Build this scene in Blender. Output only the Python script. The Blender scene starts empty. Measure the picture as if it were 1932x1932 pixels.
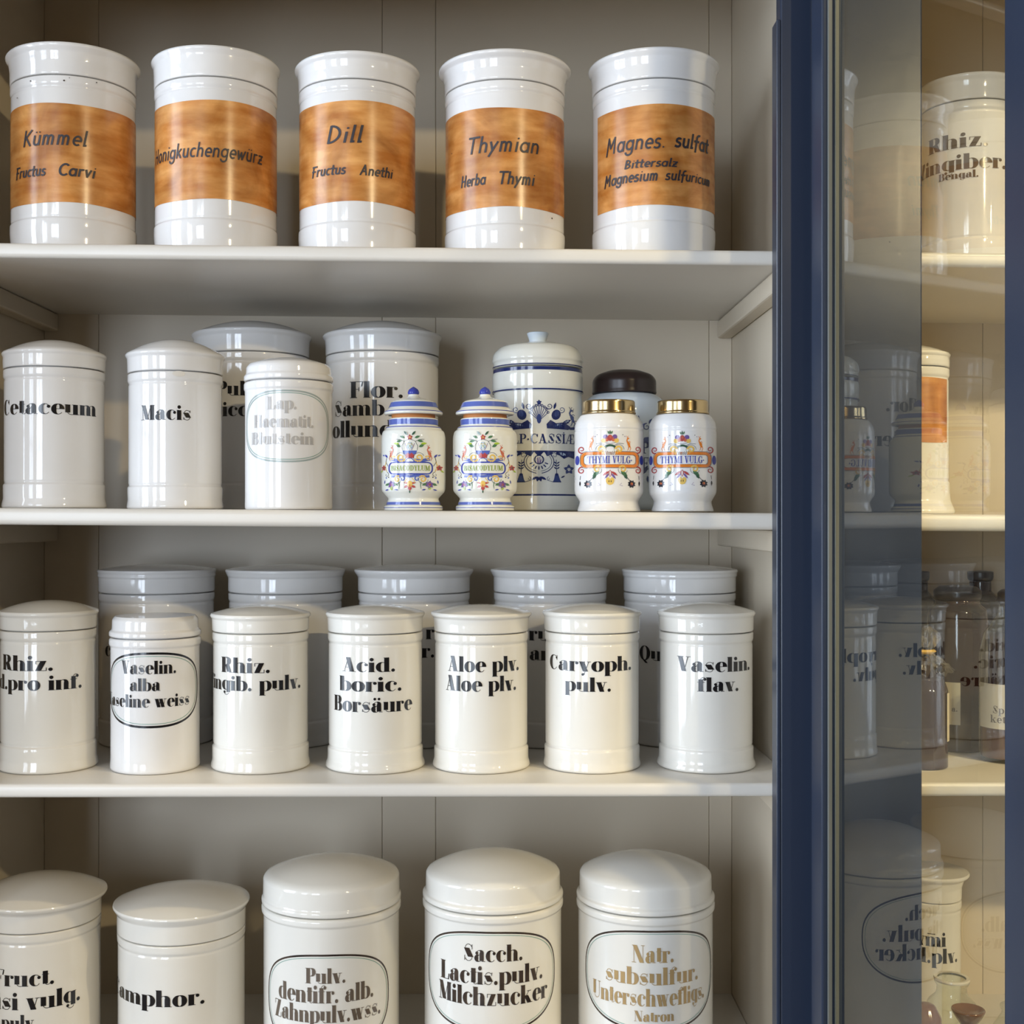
import bpy, bmesh, math, random
from mathutils import Vector, Matrix
random.seed(7)
S = bpy.context.scene
COL = S.collection
PI = math.pi

# ------------------------------------------------------------------ camera
F, CX, CY, ZC = 2400.0, 935.0, 980.0, 1.5          # focal length in px, vanishing point, eye height
cd = bpy.data.cameras.new('camera'); cam = bpy.data.objects.new('camera', cd); COL.objects.link(cam)
cam.location = (0, 0, ZC); cam.rotation_euler = (PI / 2, 0, 0)
cd.sensor_width = 36; cd.lens = F / 1932 * 36
cd.shift_x = (966 - CX) / 1932; cd.shift_y = (CY - 966) / 1932
cd.clip_start = 0.02
S.camera = cam

# ------------------------------------------------------------------ world, lamps, exposure
w = bpy.data.worlds.new('world'); S.world = w; w.use_nodes = True
w.node_tree.nodes['Background'].inputs[0].default_value = (0.75, 0.85, 1.0, 1)
w.node_tree.nodes['Background'].inputs[1].default_value = 0.3
S.view_settings.view_transform = 'Standard'; S.view_settings.look = 'None'
S.view_settings.exposure = -0.33; S.view_settings.gamma = 1.0; S.view_settings.use_curve_mapping = False

def area(name, loc, rot, sx, sy, power, color):
    l = bpy.data.lights.new(name, 'AREA'); l.shape = 'RECTANGLE'; l.size = sx; l.size_y = sy
    l.energy = power; l.color = color
    o = bpy.data.objects.new(name, l); COL.objects.link(o); o.location = loc; o.rotation_euler = rot
    return o
def spot(name, loc, target, power, color, angle, radius, blend=0.4):
    l = bpy.data.lights.new(name, 'SPOT'); l.energy = power; l.color = color; l.spot_size = math.radians(angle)
    l.spot_blend = blend; l.shadow_soft_size = radius
    o = bpy.data.objects.new(name, l); COL.objects.link(o); o.location = loc
    o.rotation_euler = (Vector(target) - Vector(loc)).to_track_quat('-Z', 'Y').to_euler()
    return o
DAY = (0.74, 0.85, 1.0); WARM = (1.0, 0.80, 0.46)
area('daylight_near_window', (-2.66, 0.20, 1.75), (0, -PI / 2, 0), 2.1, 1.3, 135, DAY)
area('daylight_far_window', (-2.66, -1.95, 1.75), (0, -PI / 2, 0), 2.1, 1.2, 105, DAY)
area('daylight_rear_window', (-1.70, -3.26, 1.75), (PI / 2, 0, 0), 1.2, 2.1, 165, DAY)
spot('wall_lamp_main', (1.065, -0.48, 2.27), (-0.05, 1.3, 1.4), 64, WARM, 75, 0.025)
spot('ceiling_spot_right', (1.05, 0.35, 2.86), (0.62, 1.25, 1.1), 70, WARM, 60, 0.03)
spot('wall_lamp_right', (1.55, -0.25, 2.15), (0.72, 1.4, 1.15), 75, WARM, 40, 0.03)

# ------------------------------------------------------------------ helpers
def link(o, parent=None):
    COL.objects.link(o)
    if parent is not None: o.parent = parent
    return o
def mesh_obj(name, verts, faces, mats, parent=None, midx=None, smooth=None):
    me = bpy.data.meshes.new(name); me.from_pydata(verts, [], faces); me.update()
    for m in (mats if isinstance(mats, (list, tuple)) else [mats]): me.materials.append(m)
    if midx is not None: me.polygons.foreach_set('material_index', midx)
    if smooth:
        me.shade_smooth(); me.set_sharp_from_angle(angle=math.radians(smooth))
    return link(bpy.data.objects.new(name, me), parent)
def bm_obj(name, bm, mats, parent=None, smooth=None):
    me = bpy.data.meshes.new(name); bm.to_mesh(me); bm.free()
    for m in (mats if isinstance(mats, (list, tuple)) else [mats]): me.materials.append(m)
    if smooth:
        me.shade_smooth(); me.set_sharp_from_angle(angle=math.radians(smooth))
    return link(bpy.data.objects.new(name, me), parent)
def box_bm(x0, x1, y0, y1, z0, z1, bev=0.0, seg=2, bm=None, mat=None):
    b = bmesh.new()
    bmesh.ops.create_cube(b, size=1)
    for v in b.verts:
        v.co = Vector(((x0 + x1) / 2 + v.co.x * (x1 - x0), (y0 + y1) / 2 + v.co.y * (y1 - y0), (z0 + z1) / 2 + v.co.z * (z1 - z0)))
    if bev: bmesh.ops.bevel(b, geom=b.edges[:], offset=bev, segments=seg, affect='EDGES', profile=0.5)
    if mat is not None: bmesh.ops.transform(b, matrix=mat, verts=b.verts)
    if bm is None: return b
    tmp = bpy.data.meshes.new('t'); b.to_mesh(tmp); b.free(); bm.from_mesh(tmp); bpy.data.meshes.remove(tmp)
    return bm
def empty(name, loc, rz=0.0):
    o = bpy.data.objects.new(name, None); o.empty_display_size = 0.02; link(o)
    o.location = loc; o.rotation_euler = (0, 0, rz); return o
def tag(o, label=None, cat=None, group=None, kind=None):
    if label: o['label'] = label
    if cat: o['category'] = cat
    if group: o['group'] = group
    if kind: o['kind'] = kind
    return o

# ------------------------------------------------------------------ materials
def mat(name, color, rough=0.5, metal=0.0, var=0.0, vscale=(6, 6, 6), bump=0.0, bscale=60, coat=0.0, spec=0.5, color2=None):
    m = bpy.data.materials.new(name); m.use_nodes = True
    nt = m.node_tree; N = nt.nodes; L = nt.links; b = N['Principled BSDF']
    b.inputs['Base Color'].default_value = (*color, 1); b.inputs['Roughness'].default_value = rough
    b.inputs['Metallic'].default_value = metal; b.inputs['Coat Weight'].default_value = coat
    b.inputs['Coat Roughness'].default_value = 0.04; b.inputs['Specular IOR Level'].default_value = spec
    if var or color2 or bump:
        tc = N.new('ShaderNodeTexCoord')
    if var or color2:
        mp = N.new('ShaderNodeMapping'); mp.inputs['Scale'].default_value = vscale
        nz = N.new('ShaderNodeTexNoise'); nz.inputs['Scale'].default_value = 1; nz.inputs['Detail'].default_value = 6
        oi = N.new('ShaderNodeObjectInfo'); ad = N.new('ShaderNodeVectorMath'); ad.operation = 'ADD'
        mu = N.new('ShaderNodeMath'); mu.operation = 'MULTIPLY'; mu.inputs[1].default_value = 37.0
        L.new(oi.outputs['Random'], mu.inputs[0]); L.new(tc.outputs['Object'], mp.inputs[0])
        L.new(mp.outputs[0], ad.inputs[0]); L.new(mu.outputs[0], ad.inputs[1]); L.new(ad.outputs[0], nz.inputs['Vector'])
        r = N.new('ShaderNodeValToRGB'); r.color_ramp.elements[0].position = 0.3; r.color_ramp.elements[1].position = 0.7
        c2 = color2 if color2 else tuple(c * (1 - var) for c in color)
        r.color_ramp.elements[0].color = (*c2, 1); r.color_ramp.elements[1].color = (*color, 1)
        L.new(nz.outputs['Fac'], r.inputs[0]); L.new(r.outputs[0], b.inputs['Base Color'])
    if bump:
        nb = N.new('ShaderNodeTexNoise'); nb.inputs['Scale'].default_value = bscale; nb.inputs['Detail'].default_value = 4
        L.new(tc.outputs['Object'], nb.inputs['Vector'])
        bp = N.new('ShaderNodeBump'); bp.inputs['Strength'].default_value = bump; bp.inputs['Distance'].default_value = 0.002
        L.new(nb.outputs['Fac'], bp.inputs['Height']); L.new(bp.outputs[0], b.inputs['Normal'])
    return m
def glass_mat(name, tint, r0, rough=0.0):
    """Clear sheet: lets light through (tinted) and mirrors more at grazing angles (Schlick)."""
    m = bpy.data.materials.new(name); m.use_nodes = True
    nt = m.node_tree; N = nt.nodes; L = nt.links; N.clear()
    out = N.new('ShaderNodeOutputMaterial'); mix = N.new('ShaderNodeMixShader')
    tr = N.new('ShaderNodeBsdfTransparent'); tr.inputs[0].default_value = (*tint, 1)
    gl = N.new('ShaderNodeBsdfGlossy'); gl.inputs['Roughness'].default_value = rough
    ge = N.new('ShaderNodeNewGeometry'); dt = N.new('ShaderNodeVectorMath'); dt.operation = 'DOT_PRODUCT'
    L.new(ge.outputs['Incoming'], dt.inputs[0]); L.new(ge.outputs['Normal'], dt.inputs[1])
    def M(op, a, bval=None):
        n = N.new('ShaderNodeMath'); n.operation = op; n.use_clamp = op == 'SUBTRACT'
        for i, x in enumerate((a, bval)):
            if x is None: continue
            if isinstance(x, (int, float)): n.inputs[i].default_value = x
            else: L.new(x, n.inputs[i])
        return n.outputs[0]
    c = M('ABSOLUTE', dt.outputs['Value']); p = M('POWER', M('SUBTRACT', 1.0, c), 5.0)
    f = M('ADD', M('MULTIPLY', p, 1 - r0), r0)
    L.new(f, mix.inputs[0]); L.new(tr.outputs[0], mix.inputs[1]); L.new(gl.outputs[0], mix.inputs[2])
    L.new(mix.outputs[0], out.inputs[0]); return m

PORC = mat('porcelain_glaze', (0.80, 0.785, 0.765), 0.07, var=0.05, vscale=(9, 9, 14), bump=0.02, bscale=35, spec=0.55)
PORCW = mat('porcelain_warm_lit_glaze', (0.80, 0.77, 0.70), 0.07, var=0.05, vscale=(9, 9, 14), bump=0.02, bscale=35, spec=0.55)  # porcelain tinted ivory: warm lamplight put into the colour of the lower jars
DELFT = mat('faience_glaze', (0.78, 0.78, 0.72), 0.06, var=0.04, vscale=(9, 9, 12), spec=0.55)
OPAL = mat('opal_glass', (0.66, 0.73, 0.79), 0.08, spec=0.5)
CREAM = mat('cream_paint', (0.70, 0.61, 0.475), 0.42, var=0.07, vscale=(3, 3, 1.5), bump=0.06, bscale=14)
CREAMS = mat('cream_shelf_paint', (0.76, 0.72, 0.65), 0.33, var=0.06, vscale=(2, 8, 8), bump=0.06, bscale=12)
BLUE = mat('blue_paint', (0.026, 0.037, 0.066), 0.28, var=0.15, vscale=(30, 30, 2), bump=0.05, bscale=40)
BEAD = mat('bead_paint', (0.15, 0.155, 0.14), 0.4, var=0.2, vscale=(40, 40, 6))
INK = mat('black_lettering', (0.012, 0.011, 0.012), 0.2)
INKB = mat('brown_lettering', (0.075, 0.052, 0.038), 0.2, color2=(0.02, 0.014, 0.012), vscale=(60, 60, 60))
INKT = mat('taupe_lettering', (0.13, 0.10, 0.075), 0.2)
INKG = mat('gold_lettering', (0.44, 0.30, 0.13), 0.3, color2=(0.36, 0.24, 0.11), vscale=(60, 60, 60))
INKL = mat('faded_grey_lettering', (0.42, 0.40, 0.38), 0.2, color2=(0.52, 0.50, 0.48), vscale=(90, 90, 90))
INKF = mat('faded_oval_line', (0.36, 0.42, 0.40), 0.2)
GREEN = mat('green_line', (0.16, 0.33, 0.27), 0.25)
PEN = mat('pen_ink', (0.028, 0.024, 0.03), 0.45)
PAPER = mat('varnished_paper_label', (0.72, 0.35, 0.10), 0.26, color2=(0.50, 0.175, 0.028), vscale=(26, 26, 110), bump=0.05, bscale=60)
def blotches(m):
    nt = m.node_tree; N = nt.nodes; L = nt.links; b = N['Principled BSDF']; src = b.inputs['Base Color'].links[0].from_socket
    tc = N.new('ShaderNodeTexCoord'); nz = N.new('ShaderNodeTexNoise'); nz.inputs['Scale'].default_value = 24; nz.inputs['Detail'].default_value = 5; nz.inputs['Distortion'].default_value = .6
    oi = N.new('ShaderNodeObjectInfo'); ad = N.new('ShaderNodeVectorMath'); L.new(tc.outputs['Object'], ad.inputs[0]); L.new(oi.outputs['Random'], ad.inputs[1]); L.new(ad.outputs[0], nz.inputs['Vector'])
    r = N.new('ShaderNodeValToRGB'); r.color_ramp.elements[0].position = .36; r.color_ramp.elements[0].color = (.66, .58, .50, 1); r.color_ramp.elements[1].position = .64; r.color_ramp.elements[1].color = (1.12, 1.15, 1.3, 1)
    mx = N.new('ShaderNodeMix'); mx.data_type = 'RGBA'; mx.blend_type = 'MULTIPLY'; mx.inputs[0].default_value = 1
    L.new(nz.outputs['Fac'], r.inputs[0]); L.new(src, mx.inputs[6]); L.new(r.outputs[0], mx.inputs[7]); L.new(mx.outputs[2], b.inputs['Base Color'])
blotches(PAPER)
BRASS = mat('brass', (0.56, 0.42, 0.22), 0.18, metal=1.0)
CAPB = mat('dark_brown_cap', (0.022, 0.011, 0.010), 0.3)
CORK = mat('orange_cork_seal', (0.50, 0.19, 0.05), 0.7)
AMBER = mat('amber_glass_dark', (0.030, 0.012, 0.010), 0.06, spec=0.6)
AMBERL = mat('amber_glass_stopper', (0.14, 0.055, 0.022), 0.1, spec=0.6)
LABELP = mat('aged_paper', (0.66, 0.60, 0.46), 0.6, var=0.1, vscale=(30, 30, 30))
STEEL = mat('nickel', (0.7, 0.7, 0.7), 0.25, metal=1.0)
PANE = glass_mat('door_glass', (0.95, 0.97, 0.96), 0.13)
BACKFACE = bpy.data.materials.new('glass_back'); BACKFACE.use_nodes = True
_n = BACKFACE.node_tree; _n.nodes.clear(); _o = _n.nodes.new('ShaderNodeOutputMaterial'); _t = _n.nodes.new('ShaderNodeBsdfTransparent')
_t.inputs[0].default_value = (.97, .98, .97, 1); _n.links.new(_t.outputs[0], _o.inputs[0])
CLEAR = glass_mat('clear_glass', (0.90, 0.92, 0.88), 0.06)
CELLO = glass_mat('cellophane', (0.90, 0.88, 0.82), 0.30, 0.12)
PLASTER = mat('wall_plaster', (0.23, 0.16, 0.095), 0.8, var=0.04)
FLOORM = mat('floor_boards', (0.25, 0.17, 0.10), 0.4, var=0.3, vscale=(2, 20, 2))
WFRAME = mat('window_paint', (0.6, 0.6, 0.58), 0.4)
cmats = {}
for n_, c_ in dict(blue=(0.045, 0.06, 0.36), lblue=(0.10, 0.14, 0.44), navy=(0.018, 0.03, 0.13), mid=(0.045, 0.07, 0.22),
                   red=(0.42, 0.07, 0.07), coral=(0.56, 0.15, 0.08), yellow=(0.74, 0.50, 0.13), green=(0.09, 0.20, 0.10),
                   lime=(0.40, 0.55, 0.06), olive=(0.26, 0.36, 0.03), purple=(0.17, 0.10, 0.30), orange=(0.72, 0.22, 0.035), black=(0.02, 0.02, 0.03),
                   white=(0.78, 0.78, 0.74), dgreen=(0.05, 0.11, 0.07), pale=(0.45, 0.55, 0.70)).items():
    cmats[n_] = mat('enamel_' + n_, c_, 0.12)
CN = list(cmats)

# ------------------------------------------------------------------ lettering: a pen font drawn in code
# v stem | h hairline | e/L/R/n arc (both sides / left / right / no side thick) | l slanted stroke | d dot
SERIF = {
'a': (.80, 'v .54 .05 .5|R .38 .5 .16 .165 0 90|n .38 .5 .18 .165 90 150|d .2 .5 .1|L .36 .2 .19 .19 70 300|h .54 .78 .02'),
'b': (.84, 'v .2 0 1|h .02 .2 .985|R .44 .34 .25 .33 -125 125'),
'c': (.72, 'L .42 .34 .25 .33 40 322|d .6 .5 .1'),
'd': (.90, 'v .66 0 1|h .48 .66 .985|h .66 .88 .015|L .42 .34 .25 .33 55 305'),
'e': (.76, 'R .42 .34 .21 .33 0 90|L .42 .34 .25 .33 90 322|h .2 .7 .36'),
'f': (.56, 'v .24 0 .85|h .02 .46 .015|h .02 .48 .65|n .40 .82 .17 .165 35 180|d .5 .86 .1'),
'g': (.82, 'L .4 .36 .23 .31 50 310|v .62 -.12 .66|n .46 -.13 .20 .16 180 350|d .28 -.12 .09|h .62 .82 .65'),
'h': (.90, 'v .2 0 1|h .02 .2 .985|h .02 .4 .015|v .66 0 .46|R .47 .44 .19 .22 0 90|n .47 .44 .2 .22 90 150|h .5 .88 .015'),
'i': (.42, 'v .2 0 .66|h .02 .2 .65|h .02 .4 .015|d .2 .87 .12'),
'k': (.90, 'v .2 0 1|h .02 .2 .985|h .02 .4 .015|l .34 .3 .64 .65 t|l .42 .42 .68 0 T|h .5 .8 .65|h .5 .9 .015'),
'l': (.42, 'v .2 0 1|h .02 .2 .985|h .02 .4 .015'),
'm': (1.32, 'v .2 0 .66|h .02 .2 .65|h .02 .4 .015|v .64 0 .46|R .46 .44 .18 .22 0 90|n .46 .44 .2 .22 90 150|h .5 .84 .015|v 1.08 0 .46|R .9 .44 .18 .22 0 90|n .9 .44 .2 .22 90 150|h .94 1.3 .015'),
'n': (.90, 'v .2 0 .66|h .02 .2 .65|h .02 .4 .015|v .66 0 .46|R .47 .44 .19 .22 0 90|n .47 .44 .2 .22 90 150|h .5 .88 .015'),
'o': (.80, 'e .4 .34 .24 .33 0 360'),
'p': (.84, 'v .2 -.3 .66|h .02 .2 .65|h .02 .42 -.29|R .44 .34 .25 .33 -125 125'),
'r': (.64, 'v .2 0 .66|h .02 .2 .65|h .02 .42 .015|n .46 .48 .2 .17 60 180|d .53 .56 .1'),
's': (.66, 'n .34 .49 .2 .17 30 200|n .32 .18 .22 .17 200 380|l .24 .5 .44 .17 .34|l .54 .48 .56 .66 t|l .1 .02 .1 .2 t'),
't': (.48, 'v .24 .08 .86|h .04 .46 .65|n .38 .14 .14 .13 180 340'),
'u': (.90, 'v .2 .14 .66|h .02 .2 .65|n .42 .2 .24 .19 200 320|v .66 0 .66|h .46 .66 .65|h .66 .88 .015|R .27 .2 .0 .19 180 181'),
'v': (.76, 'l .20 .66 .42 0 T|l .42 0 .62 .66 t|h .0 .40 .65|h .5 .76 .65'),
'w': (1.14, 'l .20 .66 .40 0 T|l .40 0 .56 .62 t|l .58 .66 .78 0 T|l .78 0 .98 .66 t|h .0 .36 .65|h .42 .74 .65|h .86 1.12 .65'),
'y': (.76, 'l .20 .66 .42 0 T|l .34 -.2 .62 .66 t|h .0 .40 .65|h .5 .76 .65|d .27 -.2 .09'),
'z': (.72, 'h .08 .64 .635|h .08 .66 .025|l .50 .64 .22 .02 T|l .1 .44 .1 .64 t|l .65 .02 .65 .22 t'),
'A': (.94, 'l .12 0 .42 1 t|l .40 1 .66 0 T|h .2 .56 .3|h 0 .28 .015|h .44 .92 .015'),
'B': (.92, 'v .24 0 1|h .02 .5 .985|h .24 .5 .52|h .02 .5 .015|R .48 .75 .19 .235 -90 90|R .5 .27 .23 .255 -90 90'),
'C': (.90, 'L .5 .5 .33 .49 40 320|l .78 .66 .78 .98 t|d .72 .8 .05'),
'D': (.98, 'v .24 0 1|h .02 .44 .985|h .02 .44 .015|R .44 .5 .36 .485 -90 90'),
'E': (.82, 'v .24 0 1|h .02 .76 .985|h .02 .78 .015|h .24 .56 .52|l .74 .7 .76 .985 t|l .56 .4 .56 .64 t|l .76 .02 .78 .3 t'),
'F': (.80, 'v .24 0 1|h .02 .78 .985|h .02 .46 .015|h .24 .56 .52|l .72 .68 .78 .985 .07|l .56 .4 .56 .64 t'),
'G': (.98, 'L .5 .5 .33 .49 40 320|l .78 .66 .78 .98 t|v .76 .06 .42|h .56 .94 .42'),
'H': (1.06, 'v .22 0 1|v .82 0 1|h .22 .8 .5|h .02 .42 .015|h .02 .42 .985|h .62 1.02 .015|h .62 1.02 .985'),
'I': (.46, 'v .22 0 1|h .02 .42 .985|h .02 .42 .015'),
'L': (.80, 'v .24 0 1|h .02 .46 .985|h .02 .76 .015|l .70 .02 .76 .32 .07'),
'M': (1.18, 'l .16 0 .16 1 t|l .22 1 .54 .03 T|l .54 .02 .88 1 t|v .94 0 1|h 0 .32 .015|h .02 .3 .985|h .74 1.16 .015|h .86 1.14 .985'),
'N': (1.0, 'l .16 0 .16 1 t|l .22 1 .76 0 T|l .84 0 .84 1 t|h 0 .32 .015|h .02 .2 .985|h .7 .98 .985'),
'O': (.98, 'e .48 .5 .32 .49 0 360'),
'P': (.84, 'v .24 0 1|h .02 .46 .985|h .24 .46 .48|h .02 .46 .015|R .46 .735 .24 .25 -90 90'),
'Q': (.98, 'e .48 .5 .32 .49 0 360|l .44 .0 .66 -.2 .2'),
'R': (.96, 'v .24 0 1|h .02 .46 .985|h .24 .5 .5|h .02 .46 .015|R .46 .745 .22 .24 -90 90|l .54 .5 .70 .04 T|h .7 .94 .02'),
'S': (.80, 'n .4 .75 .24 .24 20 200|n .4 .25 .26 .24 200 380|l .26 .76 .56 .24 .36|l .66 .68 .66 .98 t|l .12 .02 .12 .32 t'),
'T': (.88, 'v .44 0 1|h .06 .82 .985|h .24 .64 .015|l .06 .985 .06 .72 t|l .82 .985 .82 .72 t'),
'U': (.98, 'v .24 .22 1|n .52 .24 .29 .23 180 360|l .81 .24 .81 1 t|h .02 .46 .985|h .66 .96 .985'),
'V': (.94, 'l .22 1 .48 0 T|l .48 0 .76 1 t|h 0 .46 .985|h .62 .92 .985'),
'Y': (.92, 'l .20 1 .46 .44 T|l .46 .44 .74 1 t|v .46 0 .46|h 0 .42 .985|h .6 .9 .985|h .26 .66 .015'),
'Z': (.86, 'h .1 .76 .98|h .08 .78 .02|l .62 .98 .26 .02 T|l .1 .98 .1 .72 t|l .78 .02 .78 .3 t'),
'Æ': (1.34, 'l .1 0 .56 1 t|v .72 0 1|h .3 .72 .32|h 0 .24 .015|h .56 1.2 .985|h .54 1.28 .015|h .72 1.02 .52|l 1.2 .72 1.2 .985 t|l 1.28 .015 1.28 .3 t'),
'İ': (.46, 'v .22 0 1|h .02 .42 .985|h .02 .42 .015|d .22 1.14 .07'),
'.': (.34, 'd .15 .1 .115'), '·': (.34, 'd .15 .42 .1'), ' ': (.42, ''), '-': (.4, 'h .05 .35 .32'),
}
SERIF['ä'] = (.80, SERIF['a'][1] + '|d .26 .86 .09|d .54 .86 .09')
HAND = {
'A': (.7, 'l .05 0 .34 1|l .34 1 .6 0|l .16 .36 .5 .36'), 'B': (.62, 'l .1 0 .1 1|n .1 .75 .36 .25 -90 90|n .1 .26 .42 .25 -90 90'),
'C': (.7, 'n .42 .5 .34 .5 45 315'), 'D': (.72, 'l .1 0 .1 1|n .1 .5 .5 .5 -90 90'), 'F': (.56, 'l .12 -.06 .12 1|l .0 1 .55 1|l .02 .52 .4 .52'),
'H': (.7, 'l .1 0 .1 1|l .56 0 .56 1|l .1 .5 .56 .5'), 'K': (.66, 'l .1 0 .1 1|l .12 .45 .56 1|l .2 .55 .58 0'),
'M': (.86, 'l .08 -.1 .14 1|l .14 1 .38 .35|l .38 .35 .66 1|l .66 1 .72 0'), 'T': (.66, 'l .3 0 .3 1|l .0 1 .66 1'),
'a': (.56, 'n .26 .3 .22 .3 30 330|l .48 .6 .48 0'), 'b': (.54, 'l .08 0 .08 1|n .26 .3 .2 .3 -150 150'),
'c': (.46, 'n .28 .3 .22 .3 50 310'), 'e': (.5, 'n .27 .3 .21 .3 0 310|l .06 .3 .48 .3'),
'f': (.4, 'l .16 -.2 .16 .8|n .34 .8 .18 .2 60 180|l .0 .55 .36 .55'), 'g': (.56, 'n .26 .32 .22 .28 30 330|l .48 .6 .48 -.12|n .26 -.12 .22 .2 180 360'),
'h': (.54, 'l .08 0 .08 1|n .26 .36 .18 .24 0 180|l .44 .36 .44 0'), 'i': (.22, 'l .1 0 .1 .58|d .12 .84 .06'),
'k': (.5, 'l .08 0 .08 1|l .1 .28 .4 .6|l .18 .36 .44 0'), 'l': (.24, 'l .1 0 .1 1|l .1 .03 .2 .03'),
'm': (.8, 'l .08 0 .08 .6|n .22 .38 .14 .22 0 180|l .36 .38 .36 0|n .5 .38 .14 .22 0 180|l .64 .38 .64 0'),
'n': (.54, 'l .08 0 .08 .6|n .26 .36 .18 .24 0 180|l .44 .36 .44 0'), 'o': (.54, 'n .26 .3 .2 .3 0 360'),
'r': (.4, 'l .08 0 .08 .6|n .26 .38 .18 .21 50 180'), 's': (.42, 'n .22 .45 .15 .15 30 250|n .2 .15 .16 .15 -110 100|l .04 .04 .14 0'),
't': (.36, 'l .16 .06 .16 .9|l .0 .6 .34 .6|n .26 .08 .1 .08 180 330'), 'u': (.54, 'l .08 .22 .08 .6|n .26 .22 .18 .22 180 360|l .44 .6 .44 0'),
'v': (.46, 'l .04 .6 .2 0|l .2 0 .4 .6'), 'w': (.66, 'l .04 .6 .16 0|l .16 0 .32 .5|l .32 .5 .44 0|l .44 0 .62 .6'),
'y': (.5, 'l .04 .6 .22 .05|l .06 -.3 .44 .6'), 'z': (.46, 'l .06 .58 .42 .58|l .42 .58 .06 .02|l .06 .02 .42 .02|l .12 .3 .36 .3'),
'.': (.24, 'd .1 .05 .06'), ' ': (.4, ''),
}
HAND['ü'] = (.54, HAND['u'][1] + '|d .16 .84 .05|d .38 .84 .05')

def glyph_quads(cmds, T, t, hand):
    q = []
    for c in cmds.split('|'):
        k = c.split()
        if not k: continue
        op = k[0]; a = [float(x) if x not in ('T', 't') else x for x in k[1:]]
        if op == 'v':
            x, y0, y1 = a; n = 3
            for i in range(n):
                ya = y0 + (y1 - y0) * i / n; yb = y0 + (y1 - y0) * (i + 1) / n
                q.append([(x - T / 2, ya), (x + T / 2, ya), (x + T / 2, yb), (x - T / 2, yb)])
        elif op == 'h':
            x0, x1, y = a; n = 3
            for i in range(n):
                xa = x0 + (x1 - x0) * i / n; xb = x0 + (x1 - x0) * (i + 1) / n
                q.append([(xa, y - t / 2), (xb, y - t / 2), (xb, y + t / 2), (xa, y + t / 2)])
        elif op == 'l':
            x0, y0, x1, y1 = a[:4]
            if hand:
                dx, dy = x1 - x0, y1 - y0; L = math.hypot(dx, dy) or 1; nx, ny = -dy / L * t / 2, dx / L * t / 2
                ex, ey = dx / L * t * .35, dy / L * t * .35; x0 -= ex; y0 -= ey; x1 += ex; y1 += ey
            else:
                wv = a[4]; wv = T * 1.05 if wv == 'T' else t * 1.2 if wv == 't' else wv * (T / .27)
                nx, ny = wv / 2, 0
            n = 4
            for i in range(n):
                p = [x0 + (x1 - x0) * s / n for s in (i, i + 1)]; r = [y0 + (y1 - y0) * s / n for s in (i, i + 1)]
                q.append([(p[0] - nx, r[0] - ny), (p[0] + nx, r[0] + ny), (p[1] + nx, r[1] + ny), (p[1] - nx, r[1] - ny)])
        elif op == 'd':
            cx, cy, r = a; n = 12
            q.append([(cx + r * math.cos(2 * PI * i / n), cy + r * math.sin(2 * PI * i / n)) for i in range(n)])
        else:
            cx, cy, rx, ry, a0, a1 = a
            if rx <= 0: continue
            n = max(4, int(abs(a1 - a0) / 15)); pr = None
            for i in range(n + 1):
                th = math.radians(a0 + (a1 - a0) * i / n); cs, sn = math.cos(th), math.sin(th)
                f = {'e': abs(cs), 'L': max(0, -cs), 'R': max(0, cs), 'n': 0}[op] ** 1.5
                wv = t + (T - t) * f
                nx, ny = cs / rx, sn / ry; L = math.hypot(nx, ny); nx /= L; ny /= L
                px, py = cx + rx * cs, cy + ry * sn
                cur = ((px - nx * wv / 2, py - ny * wv / 2), (px + nx * wv / 2, py + ny * wv / 2))
                if pr: q.append([pr[0], pr[1], cur[1], cur[0]])
                pr = cur
    return q
def text_quads(s, style='fat'):
    """quads of a line in units of cap height and its advance width"""
    T, t, font = {'fat': (.29, .032, SERIF), 'roman': (.19, .065, SERIF), 'hand': (.125, .125, HAND), 'handb': (.165, .165, HAND)}[style]
    hand = style.startswith('hand'); x = 0; out = []
    for ch in s:
        adv, cm = font[ch]
        for q in glyph_quads(cm, T, t, hand):
            out.append([(px + x + (0.18 * py if hand else 0), py) for px, py in q])
        x += adv + (.1 if hand else 0)
    return out, x

# ------------------------------------------------------------------ turned jars
def lathe(name, prof, m, parent, n=96, smooth=32, arcs=None):
    """prof: list of (radius, z) from bottom centre to top centre"""
    verts, faces, ring = [], [], []
    for r, z in prof:
        if r < 1e-6: ring.append([len(verts)]); verts.append((0, 0, z))
        else:
            ring.append(list(range(len(verts), len(verts) + n)))
            verts += [(r * math.sin(2 * PI * i / n), -r * math.cos(2 * PI * i / n), z) for i in range(n)]
    for a, b in zip(ring, ring[1:]):
        if len(a) == 1 and len(b) == 1: continue
        for i in range(n):
            j = (i + 1) % n
            if len(a) == 1: faces.append((a[0], b[j], b[i]))
            elif len(b) == 1: faces.append((a[i], a[j], b[0]))
            else: faces.append((a[i], a[j], b[j], b[i]))
    return mesh_obj(name, verts, faces, m, parent, smooth=smooth)
def rnd(pts, rad, k=4):
    """round the corners of a profile"""
    out = [pts[0]]
    for p0, p1, p2 in zip(pts, pts[1:], pts[2:]):
        a = Vector(p0) - Vector(p1); b = Vector(p2) - Vector(p1); la, lb = a.length, b.length
        if la < 1e-9 or lb < 1e-9: continue
        d = min(rad, la * .45, lb * .45); A = Vector(p1) + a / la * d; B = Vector(p1) + b / lb * d
        for i in range(k + 1):
            s = i / k; out.append(tuple(A * (1 - s) ** 2 + Vector(p1) * 2 * s * (1 - s) + B * s * s))
    out.append(pts[-1]); return out

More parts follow.
